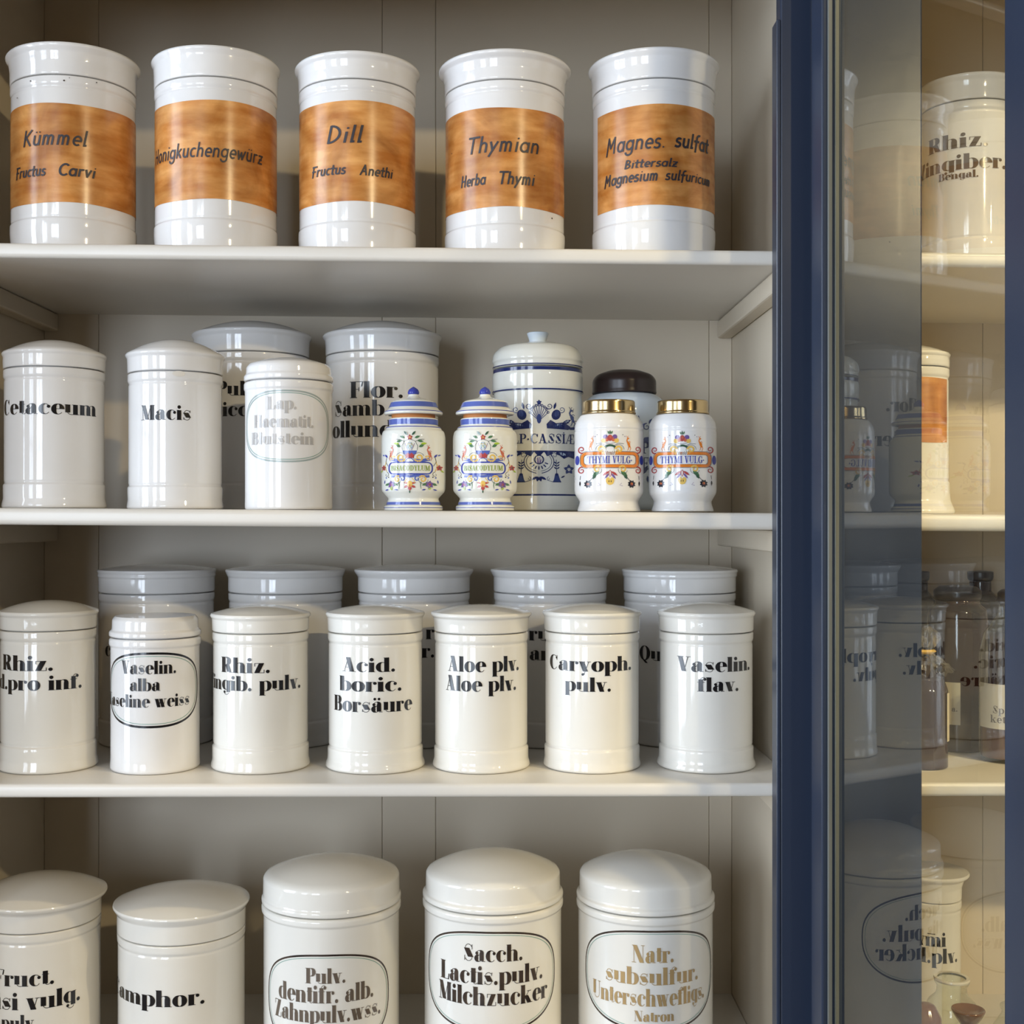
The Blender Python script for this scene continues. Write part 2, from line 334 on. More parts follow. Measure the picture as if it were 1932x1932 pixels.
SHELF = {1: (457, 472), 2: (958, 968), 3: (1480, 1478)}     # front top edge of each board, px at u=0 and u=1456
YF, YB = 1.20, 1.536
def shelf_z(i, X):
    if i == 4: return ZC - 0.573
    u = CX + X * F / YF; a, b = SHELF[i]
    return ZC + (CY - (a + (b - a) * u / 1456)) * YF / F

def slabs(q, w):
    """cut a flat polygon into upright strips so that it can follow a round surface"""
    x0, x1 = min(p[0] for p in q), max(p[0] for p in q)
    if x1 - x0 <= w * 1.3: return [q]
    n = math.ceil((x1 - x0) / w); out = []
    def clip(P, xc, keep):
        R = []
        for i, a in enumerate(P):
            b = P[(i + 1) % len(P)]; ia, ib = (a[0] - xc) * keep >= 0, (b[0] - xc) * keep >= 0
            if ia: R.append(a)
            if ia != ib: t = (xc - a[0]) / (b[0] - a[0]); R.append((xc, a[1] + (b[1] - a[1]) * t))
        return R
    for i in range(n):
        P = clip(q, x0 + (x1 - x0) * i / n, 1)
        if len(P) >= 3: P = clip(P, x0 + (x1 - x0) * (i + 1) / n, -1)
        if len(P) >= 3: out.append(P)
    return out
class Jar:
    """A thing standing on a shelf, placed from its silhouette (uL..uR) and depth D."""
    def __init__(s, name, shelf, uL, uR, D, label, cat='jar', group=None, spin=0.0):
        aL, aR = math.atan((uL - CX) / F), math.atan((uR - CX) / F)
        s.a0 = (aL + aR) / 2; s.n = D / math.cos(s.a0); s.r = s.n * math.sin((aR - aL) / 2); s.D = D
        s.X = D * math.tan(s.a0); s.z0 = shelf_z(shelf, s.X) + 0.0004; s.th = math.atan2(-s.X, D)
        s.hw = (uR - uL) / 2
        s.root = empty(name, (s.X, D, s.z0), s.th); tag(s.root, label, cat, group)
    def R(s, hw): return s.r * hw / s.hw
    def zf(s, v, R=None, phi=0.0):
        """local height of the pixel row v on the surface of radius R at angle phi"""
        R = s.r if R is None else R
        y = s.D + R * (math.sin(phi) * math.sin(s.th) - math.cos(phi) * math.cos(s.th))
        return ZC + (CY - v) * y / F - s.z0
    def zc(s, v): return ZC + (CY - v) * s.D / F - s.z0
    def phi(s, u, R=None):
        R = s.r if R is None else R
        d = math.atan((u - CX) / F) - s.a0
        return math.asin(max(-1, min(1, s.n * math.sin(d) / R))) - d
    def decal(s, name, quads, m, R, z, phi0, sx, sz=None, parent=None, off=0.00025, label=None, midx=None, flat=False):
        """wrap flat quads (units) round the jar: x -> angle, y -> height"""
        sz = sx if sz is None else sz; verts, faces = [], []
        mi = []; src = midx or [0] * len(quads); pieces = []
        for q, c in zip(quads, src):
            for k in slabs(q, .0022 / sx): pieces.append(k); mi.append(c)
        midx = mi if midx else None
        for q in pieces:
            b = len(verts)
            for x, y in q:
                zz = z + y * sz; t = x * sx / R; p = phi0 + (math.asin(max(-.985, min(.985, t))) if flat else t); rr = R + off
                verts.append((rr * math.sin(p), -rr * math.cos(p), zz))
            faces.append(tuple(range(b, b + len(q))))
        o = mesh_obj(name, verts, faces, m, parent or s.root, midx=midx)
        if label: o['label'] = label
        return o
    def text(s, lines, m, R=None, style='fat', parent=None, name='lettering', label=None):
        """lines: (string, u0, u1 or None, baseline px, cap px[, hidden prefix]) -> one lettering mesh"""
        R = s.r if R is None else R; allq = []
        for ln in lines:
            st, u0, u1, vb, cap = ln[:5]; pre = ln[5] if len(ln) > 5 else ''
            q, adv = text_quads(st, style); p0 = s.phi(u0, R)
            yd = s.D - R * math.cos(p0 if u1 is None else (p0 + s.phi(u1, R)) / 2)
            ch = cap * yd / F
            sx = ch if u1 is None else (s.phi(u1, R) - p0) * R / adv
            if pre:
                q2, a2 = text_quads(pre, style); q = q + [[(x - a2, y) for x, y in k] for k in q2]
            pm = (p0 + s.phi(u1, R)) / 2 if u1 is not None else p0
            z = s.zf(vb, R, pm)
            for k in q: allq.append([(p0 * R + x * sx, z + y * ch) for x, y in k])
        return s.decal(name, allq, m, R, 0, 0, 1.0, parent=parent, label=label, off=0.00045)
    def oval(s, uL, uR, vT, vB, m, wide, name='oval_border', off=0.0003, inset=0.0, thin=None, pw=2.5):
        R = s.r; pL, pR = s.phi(uL), s.phi(uR); pc = (pL + pR) / 2
        zt, zb = s.zf(vT, R, pc), s.zf(vB, R, pc); hx, hz = (pR - pL) / 2 * R - inset, (zt - zb) / 2 - inset
        q = []; pr = None; n = 96
        for i in range(n + 1):
            a = 2 * PI * i / n; c, sn = math.cos(a), math.sin(a)
            x = hx * math.copysign(abs(c) ** (2 / pw), c); y = hz * math.copysign(abs(sn) ** (2 / pw), sn)
            wv = wide if thin is None else thin + (wide - thin) * abs(sn) ** 2
            k = 1 - wv / hx; k2 = 1 - wv / hz
            cur = ((x, y), (x * k, y * k2))
            if pr: q.append([pr[0], cur[0], cur[1], pr[1]])
            pr = cur
        return s.decal(name, q, m, R, (zt + zb) / 2, pc, 1.0, off=off)

def flared_jar(J, hb, hl, v_seam, v_rim, v_dome=None, v_groove=None, m=PORC, ml=None, over=False, open_dome=0.012):
    """porcelain jar with flaring foot, ring grooves and a flaring overhanging lid"""
    r, rb, rl = J.r, J.R(hb), J.R(hl); zs = J.zf(v_seam); zr = J.zf(v_rim, rl)
    zt = zr + open_dome if v_dome is None else J.zc(v_dome)
    zg = J.zf(v_groove) if v_groove else zs * .17
    body = [(0, .002), (rb * .8, .002), (rb * .82, 0), (rb - .0015, 0), (rb, .0018), (rb - .0004, .0045), (r + (rb - r) * .35, zg * .38),
            (r + .0010, zg * .68), (r + .0010, zg - .0022), (r - .0007, zg - .0004), (r, zg + .0018), (r, zs - .0125), (r - .0007, zs - .0105),
            (r + .0008, zs - .0078), (r + .0008, zs - .0012), (r - .0004, zs - .0004), (r - .005, zs - .0004), (r - .005, zs + .003), (0, zs + .003)]
    J.body = lathe('body', rnd(body, .0016), m, J.root)
    h = zr - zs
    lid = [(0, zs + .0035), (r - .004, zs + .0035), (r - .004, zs + .0006), (r + .0004, zs + .0006), (r + .0010, zs + .0018), ]
    if over: lid += [(r + .0010, zr - .0075), (r + .0022, zr - .0058), (rl - .0012, zr - .0030), (rl, zr - .0006), (rl - .0008, zr + .0012)]
    else: lid += [(r + .0012, zs + h * .5), (r + (rl - r) * .42, zs + h * .8), (rl - .0006, zr - .0018), (rl, zr), (rl - .0012, zr + .0018)]
    lid = rnd(lid, .0012)
    d = zt - zr - .0018; rr = rl - .0018
    for i in range(1, 13):
        a = i / 12; lid.append((rr * (1 - a), zr + .0018 + d * (1 - (1 - a) ** 2.1)))
    J.lid = lathe('lid', lid, ml or m, J.root)
    J.zs, J.zr, J.zg = zs, zr, zg
    return J
def capped_jar(J, hb, hl, v_seam, v_edge, v_dome, m=PORC, bead=.0018):
    """straight porcelain jar with a ring below a beaded cap lid"""
    r, rb, rl = J.r, J.R(hb), J.R(hl); zs = J.zf(v_seam); ze = J.zf(v_edge, rl); zt = max(J.zc(v_dome), ze + .002)
    body = [(0, .002), (rb * .86, .002), (rb * .88, 0), (rb - .0012, 0), (rb, .002), (r, .010), (r, zs - .0095), (r + bead, zs - .0075), (r + bead, zs - .0025), (r, zs - .0006),
            (r - .005, zs - .0006), (r - .005, zs + .003), (0, zs + .003)]
    J.body = lathe('body', rnd(body, .0018), m, J.root)
    lid = [(0, zs + .004), (r - .004, zs + .004), (r - .004, zs + .0005), (r, zs + .0005), (r + bead, zs + .0016), (r + bead, zs + .0055), (rl, zs + .0075), (rl - .0003, ze - .001), (rl - .003, ze + .0022)]
    lid = rnd(lid, .0018)
    d = zt - ze - .0022; rr = rl - .0033
    if d > 0:
        for i in range(1, 13):
            a = i / 12; lid.append((rr * (1 - a), ze + .0022 + d * (1 - (1 - a) ** 2.2)))
    else: lid.append((0, ze + .0022))
    J.lid = lathe('lid', lid, m, J.root); J.zs, J.zr = zs, ze
    return J
def wrap_label(J, m, vT, vB, pa, pb, r, name='paper_label', wob=.0006, parent=None):
    """a paper label round the jar, with a slightly uneven edge"""
    zt, zb = J.zf(vT, r), J.zf(vB, r); nx, nz = 64, 8; verts, faces = [], []; R = r + .0003
    ph = random.random() * 9
    for i in range(nx + 1):
        p = pa + (pb - pa) * i / nx
        e1 = wob * math.sin(p * 3 + ph); e2 = wob * math.sin(p * 4 + ph * 2)
        for j in range(nz + 1):
            z = zb + e2 + (zt + e1 - zb - e2) * j / nz; verts.append((R * math.sin(p), -R * math.cos(p), z))
    for i in range(nx):
        for j in range(nz):
            a = i * (nz + 1) + j; faces.append((a, a + nz + 1, a + nz + 2, a + 1))
    o = mesh_obj(name, verts, faces, m, parent or J.root, smooth=40); return o

# ------------------------------------------------------------------ painted ornament
class Paint:
    def __init__(s): s.q = []; s.c = []
    def add(s, col, pts): s.q.append(pts); s.c.append(CN.index(col))
    def ell(s, col, cx, cy, rx, ry=None, rot=0, n=14):
        ry = rx if ry is None else ry; c, d = math.cos(math.radians(rot)), math.sin(math.radians(rot))
        s.add(col, [(cx + rx * math.cos(a) * c - ry * math.sin(a) * d, cy + rx * math.cos(a) * d + ry * math.sin(a) * c) for a in [2 * PI * i / n for i in range(n)]])
    def leaf(s, col, x, y, L, w, ang):
        c, d = math.cos(math.radians(ang)), math.sin(math.radians(ang)); P = []
        for u, v in ((0, 0), (.3, .8), (.6, .9), (1, 0), (.6, -.9), (.3, -.8)):
            P.append((x + u * L * c - v * w / 2 * d, y + u * L * d + v * w / 2 * c))
        s.add(col, P)
    def stroke(s, col, pts, w, w1=None):
        w1 = w if w1 is None else w1; n = len(pts) - 1; pr = None
        for i, (x, y) in enumerate(pts):
            a = pts[max(0, i - 1)]; b = pts[min(n, i + 1)]; dx, dy = b[0] - a[0], b[1] - a[1]; L = math.hypot(dx, dy) or 1
            ww = (w + (w1 - w) * i / n) / 2; nx, ny = -dy / L * ww, dx / L * ww
            cur = ((x - nx, y - ny), (x + nx, y + ny))
            if pr: s.add(col, [pr[0], cur[0], cur[1], pr[1]])
            pr = cur
    def arc(s, col, cx, cy, rx, ry, a0, a1, w, w1=None, n=16):
        s.stroke(col, [(cx + rx * math.cos(math.radians(a0 + (a1 - a0) * i / n)), cy + ry * math.sin(math.radians(a0 + (a1 - a0) * i / n))) for i in range(n + 1)], w, w1)
    def scroll(s, col, cx, cy, r, a0, turns, w, sgn=1, n=26):
        s.stroke(col, [(cx + r * (1 - .8 * i / n) * math.cos(math.radians(a0) + sgn * 2 * PI * turns * i / n), cy + r * (1 - .8 * i / n) * math.sin(math.radians(a0) + sgn * 2 * PI * turns * i / n)) for i in range(n + 1)], w, w * .5)
    def rring(s, col, cx, cy, hx, hy, rad, w):
        P = []
        for sx, sy, a in ((1, 1, 0), (-1, 1, 90), (-1, -1, 180), (1, -1, 270)):
            for i in range(6):
                t = math.radians(a + i * 18); P.append((cx + sx * (hx - rad) + rad * math.cos(t), cy + sy * (hy - rad) + rad * math.sin(t)))
        Q = []
        for i, p in enumerate(P):                      # subdivide the straight runs so that they follow the curve
            q = P[(i + 1) % len(P)]; k = max(1, int(math.hypot(q[0] - p[0], q[1] - p[1]) / 4))
            Q += [(p[0] + (q[0] - p[0]) * j / k, p[1] + (q[1] - p[1]) * j / k) for j in range(k)]
        s.stroke(col, Q + [Q[0]], w)
    def flower(s, c1, c2, x, y, r, n=6):
        for i in range(n): s.leaf(c1, x, y, r, r * .7, 360 / n * i + 20)
        s.ell(c2, x, y, r * .32)
    def both(s, f):
        """draw f twice, mirrored left and right"""
        k = len(s.q); f(); new = s.q[k:]; cs = s.c[k:]
        for q, c in zip(new, cs): s.q.append([(-x, y) for x, y in reversed(q)]); s.c.append(c)
    def deer(s, col, x, y, k=1.0):
        T = lambda P: [(x + a * k, y + b * k) for a, b in P]
        s.add(col, T([(-3, -6), (0, -7), (3, -2), (4.5, 4), (2.5, 5), (-.5, 2)]))
        s.stroke(col, T([(3.5, 3), (4.5, 7), (3, 10)]), 2.4 * k, 2 * k); s.ell(col, x + 2.2 * k, y + 10.5 * k, 2.4 * k, 1.5 * k, -20)
        s.stroke(col, T([(3, 11), (4, 14), (5.5, 16)]), .7 * k); s.stroke(col, T([(3, 11), (2.4, 14), (1, 16)]), .7 * k)
        s.stroke(col, T([(-1.5, -5), (-3.5, -9), (-1.5, -14)]), 1.6 * k, .8 * k); s.stroke(col, T([(1, -5), (1, -9), (3, -13)]), 1.5 * k, .8 * k)
        s.stroke(col, T([(3, 3), (-1, 5), (-3, 3)]), 1.3 * k, .7 * k); s.stroke(col, T([(3, 1), (-1, 2), (-2, -1)]), 1.3 * k, .7 * k)
CM = [cmats[k] for k in CN]

# ------------------------------------------------------------------ the setting
def struct(name, bm, m): return tag(bm_obj(name, bm, m), kind='structure')
XL, XR, YR, ZT = -2.6, 3.2, -3.2, 3.0
struct('floor', box_bm(XL - .12, XR + .12, YR - .12, 1.62, -.1, 0), FLOORM)
struct('ceiling', box_bm(XL - .12, XR + .12, YR - .12, 1.62, ZT, ZT + .1), PLASTER)
struct('wall_front', box_bm(XL - .12, XR + .12, 1.562, 1.62, 0, ZT), PLASTER)
struct('wall_right', box_bm(XR, XR + .12, YR - .12, 1.62, 0, ZT), PLASTER)
def holed_wall(name, along, pos, a0, a1, holes):
    """a wall with rectangular window openings (lo, hi, z0, z1)"""
    bm = bmesh.new()
    def b(lo, hi, z0, z1):
        if along == 'y': box_bm(pos - .12, pos, lo, hi, z0, z1, bm=bm)
        else: box_bm(lo, hi, pos - .12, pos, z0, z1, bm=bm)
    cur = a0
    for lo, hi, z0, z1 in holes:
        b(cur, lo, 0, ZT); b(lo, hi, 0, z0); b(lo, hi, z1, ZT); cur = hi
    b(cur, a1, 0, ZT); struct(name, bm, PLASTER)
HL = [(-2.55, -1.35, .7, 2.8), (-.45, .85, .7, 2.8)]
holed_wall('wall_left', 'y', XL, YR - .12, 1.62, HL)
HR = [(-2.30, -1.10, .7, 2.8)]
holed_wall('wall_rear', 'x', YR, XL, XR, HR)
def window(n, along, pos, lo, hi, z0, z1):
    bm = bmesh.new()
    def b(a, c, za, zb, d=.04):
        if along == 'y': box_bm(pos - .05 - d / 2, pos - .05 + d / 2, a, c, za, zb, bm=bm)
        else: box_bm(a, c, pos - .05 - d / 2, pos - .05 + d / 2, za, zb, bm=bm)
    fw = .06
    b(lo, lo + fw, z0, z1); b(hi - fw, hi, z0, z1); b(lo, hi, z0, z0 + fw); b(lo, hi, z1 - fw, z1)
    m_ = (lo + hi) / 2; b(m_ - .045, m_ + .045, z0, z1)
    for k in (1, 2, 3):
        z = z0 + (z1 - z0) * k / 4; b(lo, hi, z - .018, z + .018, .03)
    for k in (.25, .75):
        x = lo + (hi - lo) * k; b(x - .012, x + .012, z0, z1, .03)
    struct('window_%d' % n, bm, WFRAME)
window(1, 'y', XL, *HL[0]); window(2, 'y', XL, *HL[1]); window(3, 'x', YR, *HR[0])

# ------------------------------------------------------------------ display cabinets
def shelf_part(i, x0, x1, parent, th):
    """one board with a rounded nose, following the slight slope of its front edge"""
    if i == 4: za = zb = ZC - .573
    else: za, zb = shelf_z(i, x0), shelf_z(i, x1)
    bm = box_bm(x0, x1, YF, YB, -th, 0)
    ed = [e for e in bm.edges if all(abs(v.co.y - YF) < 1e-5 for v in e.verts) and abs(e.verts[0].co.z - e.verts[1].co.z) < 1e-5]
    bmesh.ops.bevel(bm, geom=ed, offset=th * .3, segments=4, affect='EDGES', profile=.5)
    for v in bm.verts: v.co.z += za + (zb - za) * (v.co.x - x0) / (x1 - x0)
    return bm_obj('shelf', bm, CREAMS, parent, smooth=40)
def batten(i, xa, xb, parent, th):
    z = (ZC - .573 if i == 4 else shelf_z(i, (xa + xb) / 2)) - th - .0006
    return bm_obj('shelf_batten', box_bm(xa, xb, YF + .02, YB - .001, z - .021, z, .0025), CREAM, parent)
TH = {1: .0140, 2: .0160, 3: .0130, 4: .016}
ZTOP, ZBOT = ZC + .66, ZC - .64
def cabinet(label, x0, x1, seams, name='display_cabinet', xl=None):
    root = tag(empty(name, ((x0 + x1) / 2, 1.37, 0)), label, 'cabinet', None)
    root.location = (0, 0, 0)
    xs = [x0] + seams + [x1]; xl = x0 - .018 if xl is None else xl; xr = x1 + .018
    for a, b in zip(xs, xs[1:]):                                     # back boards with open joints
        bm_obj('back_board', box_bm(a + .0002, b - .0002, YB + random.uniform(0, .0005), YB + .018, ZBOT, ZTOP, .0006, 1), CREAM, root)
    bm_obj('side_panel', box_bm(x0 - .018, x0, YF - .02, YB + .018, ZBOT, ZTOP, .001, 1), CREAM, root)
    bm_obj('side_panel', box_bm(x1, x1 + .018, YF - .02, YB + .018, ZBOT, ZTOP, .001, 1), CREAM, root)
    for i in (1, 2, 3, 4):
        shelf_part(i, x0 + .0008, x1 - .0008, root, TH[i])
        batten(i, x0 + .0002, x0 + .0182, root, TH[i]); batten(i, x1 - .0182, x1 - .0002, root, TH[i])
    bm_obj('top_board', box_bm(xl, xr, 1.16, YB + .018, ZTOP, ZTOP + .02, .002), CREAM, root)
    bm_obj('base_cupboard', box_bm(xl, xr, 1.14, YB + .018, .0, ZBOT, .004), BLUE, root)
    bm_obj('header', box_bm(xl, xr, 1.1605, 1.18, ZC + .525, ZTOP - .0005, .002), CREAM, root)
    bm_obj('cornice', box_bm(xl, xr, 1.14, 1.160, ZC + .53, ZTOP + .12, .003), BLUE, root)
    return root
def xb(u): return (u - CX) * YB / F
X0, X1 = xb(83), xb(1381)
cab = cabinet('open cream-painted cabinet with four shelves full of white apothecary jars', X0, X1, [xb(186), xb(721), xb(822), xb(1338)])
PX0, PX1 = (1457 - CX) * 1.158 / F, (1740 - CX) * 1.14 / F
bm_obj('front_stile', box_bm(PX0 + .0035, PX1, 1.14, 1.1585, 0, ZTOP, .0015), BLUE, cab)['label'] = 'dark blue upright between the two cabinets'
zn = ZC + (CY - 35) * 1.138 / F
bm_obj('door_stop', box_bm(PX0, PX0 + .0034, 1.1395, 1.1585, ZBOT, zn, .0006, 1), BLUE, cab)
NX0 = PX1 + .018 - .012
cab2 = cabinet('neighbouring cabinet with bottles and jars, seen through the glass door', NX0 - .003, NX0 + .8, [NX0 + .2, NX0 + .42, NX0 + .62], xl=PX1 + .0006)

# the open door of the first cabinet: a glazed frame turned past the perpendicular
DA = Vector((.265, 1.2, 0)); DD = Vector((.28, -.96, 0)).normalized(); DN = Vector((DD.y, -DD.x, 0))
DM = Matrix(((DD.x, DN.x, 0, DA.x), (DD.y, DN.y, 0, DA.y), (0, 0, 1, 0), (0, 0, 0, 1)))     # local x along the door, y across (towards the camera side is +)
T0, T1, T2, T3 = .080, .099, .337, .392
DZ0, DZ1 = ZBOT + .02, ZTOP - .012
fr = bmesh.new()
door = bm_obj('door', box_bm(T0, T1, -.010, .010, DZ0, DZ1, .0015, mat=DM), BLUE, cab); door['label'] = 'open glazed door with blue frame'
bm_obj('stile', box_bm(T2, T3, -.011, .011, DZ0, DZ1, .002, mat=DM), BLUE, door)
for za, zb_ in ((DZ0, DZ0 + .06), (DZ1 - .06, DZ1)):
    bm_obj('rail', box_bm(T1, T2, -.010, .010, za, zb_, .0015, mat=DM), BLUE, door)
pb = box_bm(T1 - .004, T2 + .004, -.0012, .0012, DZ0 + .05, DZ1 - .05, mat=DM); pb.normal_update()
toward = -1 if DN.x > 0 else 1                                       # the side of the pane that faces the first cabinet mirrors it
for f in pb.faces: f.material_index = 0 if f.normal.dot(DN) * toward > .9 else 1
bm_obj('pane', pb, [PANE, BACKFACE], door)
for sg in (-1, 1):
    for a, b in ((T1, T1 + .0022), (T2 - .0022, T2)):
        bm_obj('glazing_bead', box_bm(a, b, sg * .0034 - .002, sg * .0034 + .002, DZ0 + .06, DZ1 - .06, .0005, 1, mat=DM), BEAD, door)
zl0, zl1 = ZC + (CY - 1026) * .85 / F, ZC + (CY - 888) * .85 / F
bm_obj('lock_plate', box_bm(T2 + .008, T3 - .006, -.0145, -.0112, zl0, zl1, .001, mat=DM), BLUE, door)
for v in (902, 1000):
    zz = ZC + (CY - v) * .85 / F
    bmk = bmesh.new(); bmesh.ops.create_uvsphere(bmk, u_segments=12, v_segments=8, radius=.0045)
    bmesh.ops.transform(bmk, matrix=DM @ Matrix.Translation((T2 + .016, -.016, zz)), verts=bmk.verts)
    bm_obj('lock_screw', bmk, STEEL, door, smooth=40)

# ------------------------------------------------------------------ top shelf: five jars with hand-lettered paper labels
G1 = 'white jars with orange paper labels on the top shelf'
def ochre_jar(name, uL, uR, hl, v_rim, v_seam, v_gr, vT, vB, lines, what, big='hand', uLabel=None):
    J = Jar(name, 1, uL, uR, 1.285, 'white porcelain jar with orange label handwritten %s, on the top shelf' % what, group=G1)
    flared_jar(J, J.hw * 1.012, hl, v_seam, v_rim, None, v_gr)
    pa = -1.9 if uLabel is None else J.phi(uLabel)
    lab = wrap_label(J, PAPER, vT, vB, pa, 1.9, J.r)
    for i, ln in enumerate(lines):
        J.text([ln], PEN, J.r + .0004, 'handb' if i else 'hand', parent=lab, name='handwriting')
    return J
def specks(J, pts, R=None):
    R = R or J.r; q = []
    for u, v, a in pts:
        p = J.phi(u, R); z = J.zf(v, R, p); k = a * J.D / F
        q.append([(p * R + k * math.cos(i * PI / 4), z + k * .8 * math.sin(i * PI / 4)) for i in range(8)])
    J.decal('glaze_specks', q, INKB, R, 0, 0, 1.0, off=.0004)['kind'] = 'stuff'
J = ochre_jar('apothecary_jar', 20, 256, 128.5, 83, 142, 408, 196, 383,
          [('Kümmel', 44, 166, 272, 28), ('Fructus', 31, 87, 333, 19), ('Carvi', 109, 181, 332, 21)], 'Kümmel')
specks(J, [(58, 153, 1.6), (121, 152, 1.8), (182, 156, 1.3), (33, 185, 1.5), (131, 147, .9)], J.r + .0009)
ochre_jar('apothecary_jar', 292, 522, 122.5, 88, 144, 409, 189, 376, [('Honigkuchengewürz', 294, 495, 295, 26)], 'Honigkuchengewürz')
ochre_jar('apothecary_jar', 565, 783, 118.5, 98, 148, 415, 190, 380,
          [('Dill', 616, 686, 268, 31), ('Fructus', 589, 653, 330, 18), ('Anethi', 679, 741, 332, 18)], 'Dill')
J = ochre_jar('apothecary_jar', 841, 1064, 125, 94, 149, 419, 202, 390,
          [('Thymian', 882, 1018, 285, 29), ('Herba', 870, 917, 350, 20), ('Thymi', 940, 1009, 347, 22)], 'Thymian')
specks(J, [(1041, 412, 1.8), (853, 290, 1.4)])
ochre_jar('apothecary_jar', 1119, 1348, 124, 91, 147, 413, 197, 387,
          [('Magnes.', 1144, 1258, 282, 29), ('sulfat', 1273, 1336, 281, 26), ('Bittersalz', 1178, 1278, 314, 15),
           ('Magnesium', 1141, 1243, 344, 20), ('sulfuricum', 1255, 1339, 343, 18)], 'Magnes. sulfat', uLabel=1128)

# ------------------------------------------------------------------ second shelf
G2 = 'white porcelain jars on the second shelf'
DF, DBK = 1.285, 1.442
J = Jar('apothecary_jar', 2, 7, 197, DF, 'white lidded porcelain jar lettered Cetaceum, at the left end of second shelf', group=G2)
flared_jar(J, 100, 100, 691, 660, 643, 909); J.text([('Cetaceum', 9, 181, 781, 29)], INK)
J = Jar('apothecary_jar', 2, 242, 419, DF, 'white lidded porcelain jar lettered Macis with a chipped rim, on the second shelf', group=G2)
flared_jar(J, 92, 95, 699, 662, 642, 914); J.text([('Macis', 267, 361, 792, 28)], INK)
ch = Paint(); ch.ell('white', 0, 0, .0062, .0028); J.decal('rim_chip', ch.q, CREAMS, J.r + .0009, J.zf(705), J.phi(337), 1.0)
J = Jar('apothecary_jar', 2, 368, 582, DBK, 'tall white porcelain jar half hidden behind the Macis and Lap. Haematit. jars', group=G2)
flared_jar(J, 109, 114, 662, 620, 608); J.text([('Pulv.', 409, None, 747, 27), ('sicc.', 405, None, 786, 27)], INK)
J = Jar('apothecary_jar', 2, 462, 627, 1.262, 'straight white jar with faded grey oval inscription Lap. Haematit. Blutstein', group=G2)
capped_jar(J, 83, 80.5, 714, 684, 676, bead=.0011)
J.oval(465, 620, 735, 872, INKF, .0016, thin=.0008); J.oval(465, 620, 735, 872, GREEN, .0005, name='inner_oval', inset=.0026)
J.text([('Lap.', 504, 561, 772, 24), ('Haematit.', 480, 592, 806, 24), ('Blutstein', 475, 592, 838, 23)], INKL)
J = Jar('apothecary_jar', 2, 616, 827, DBK, 'tall white porcelain jar lettered Flor. Samb. standing behind the first blue-banded pot', group=G2)
flared_jar(J, 107, 113, 661, 621, 608); J.text([('Flor.', 660, 762, 750, 31), ('Samb.', 632, None, 787, 29), ('ollunder', 628, None, 827, 31, 'H')], INK)

def px_prof(J, pts, kk=.0012, k=4):
    """profile from pixels: (half width px, row px) measured on the silhouette"""
    s_ = J.D / F
    return rnd([(hw * s_ * 1.0, max(0.0, J.zc(v))) for hw, v in pts], kk, k)

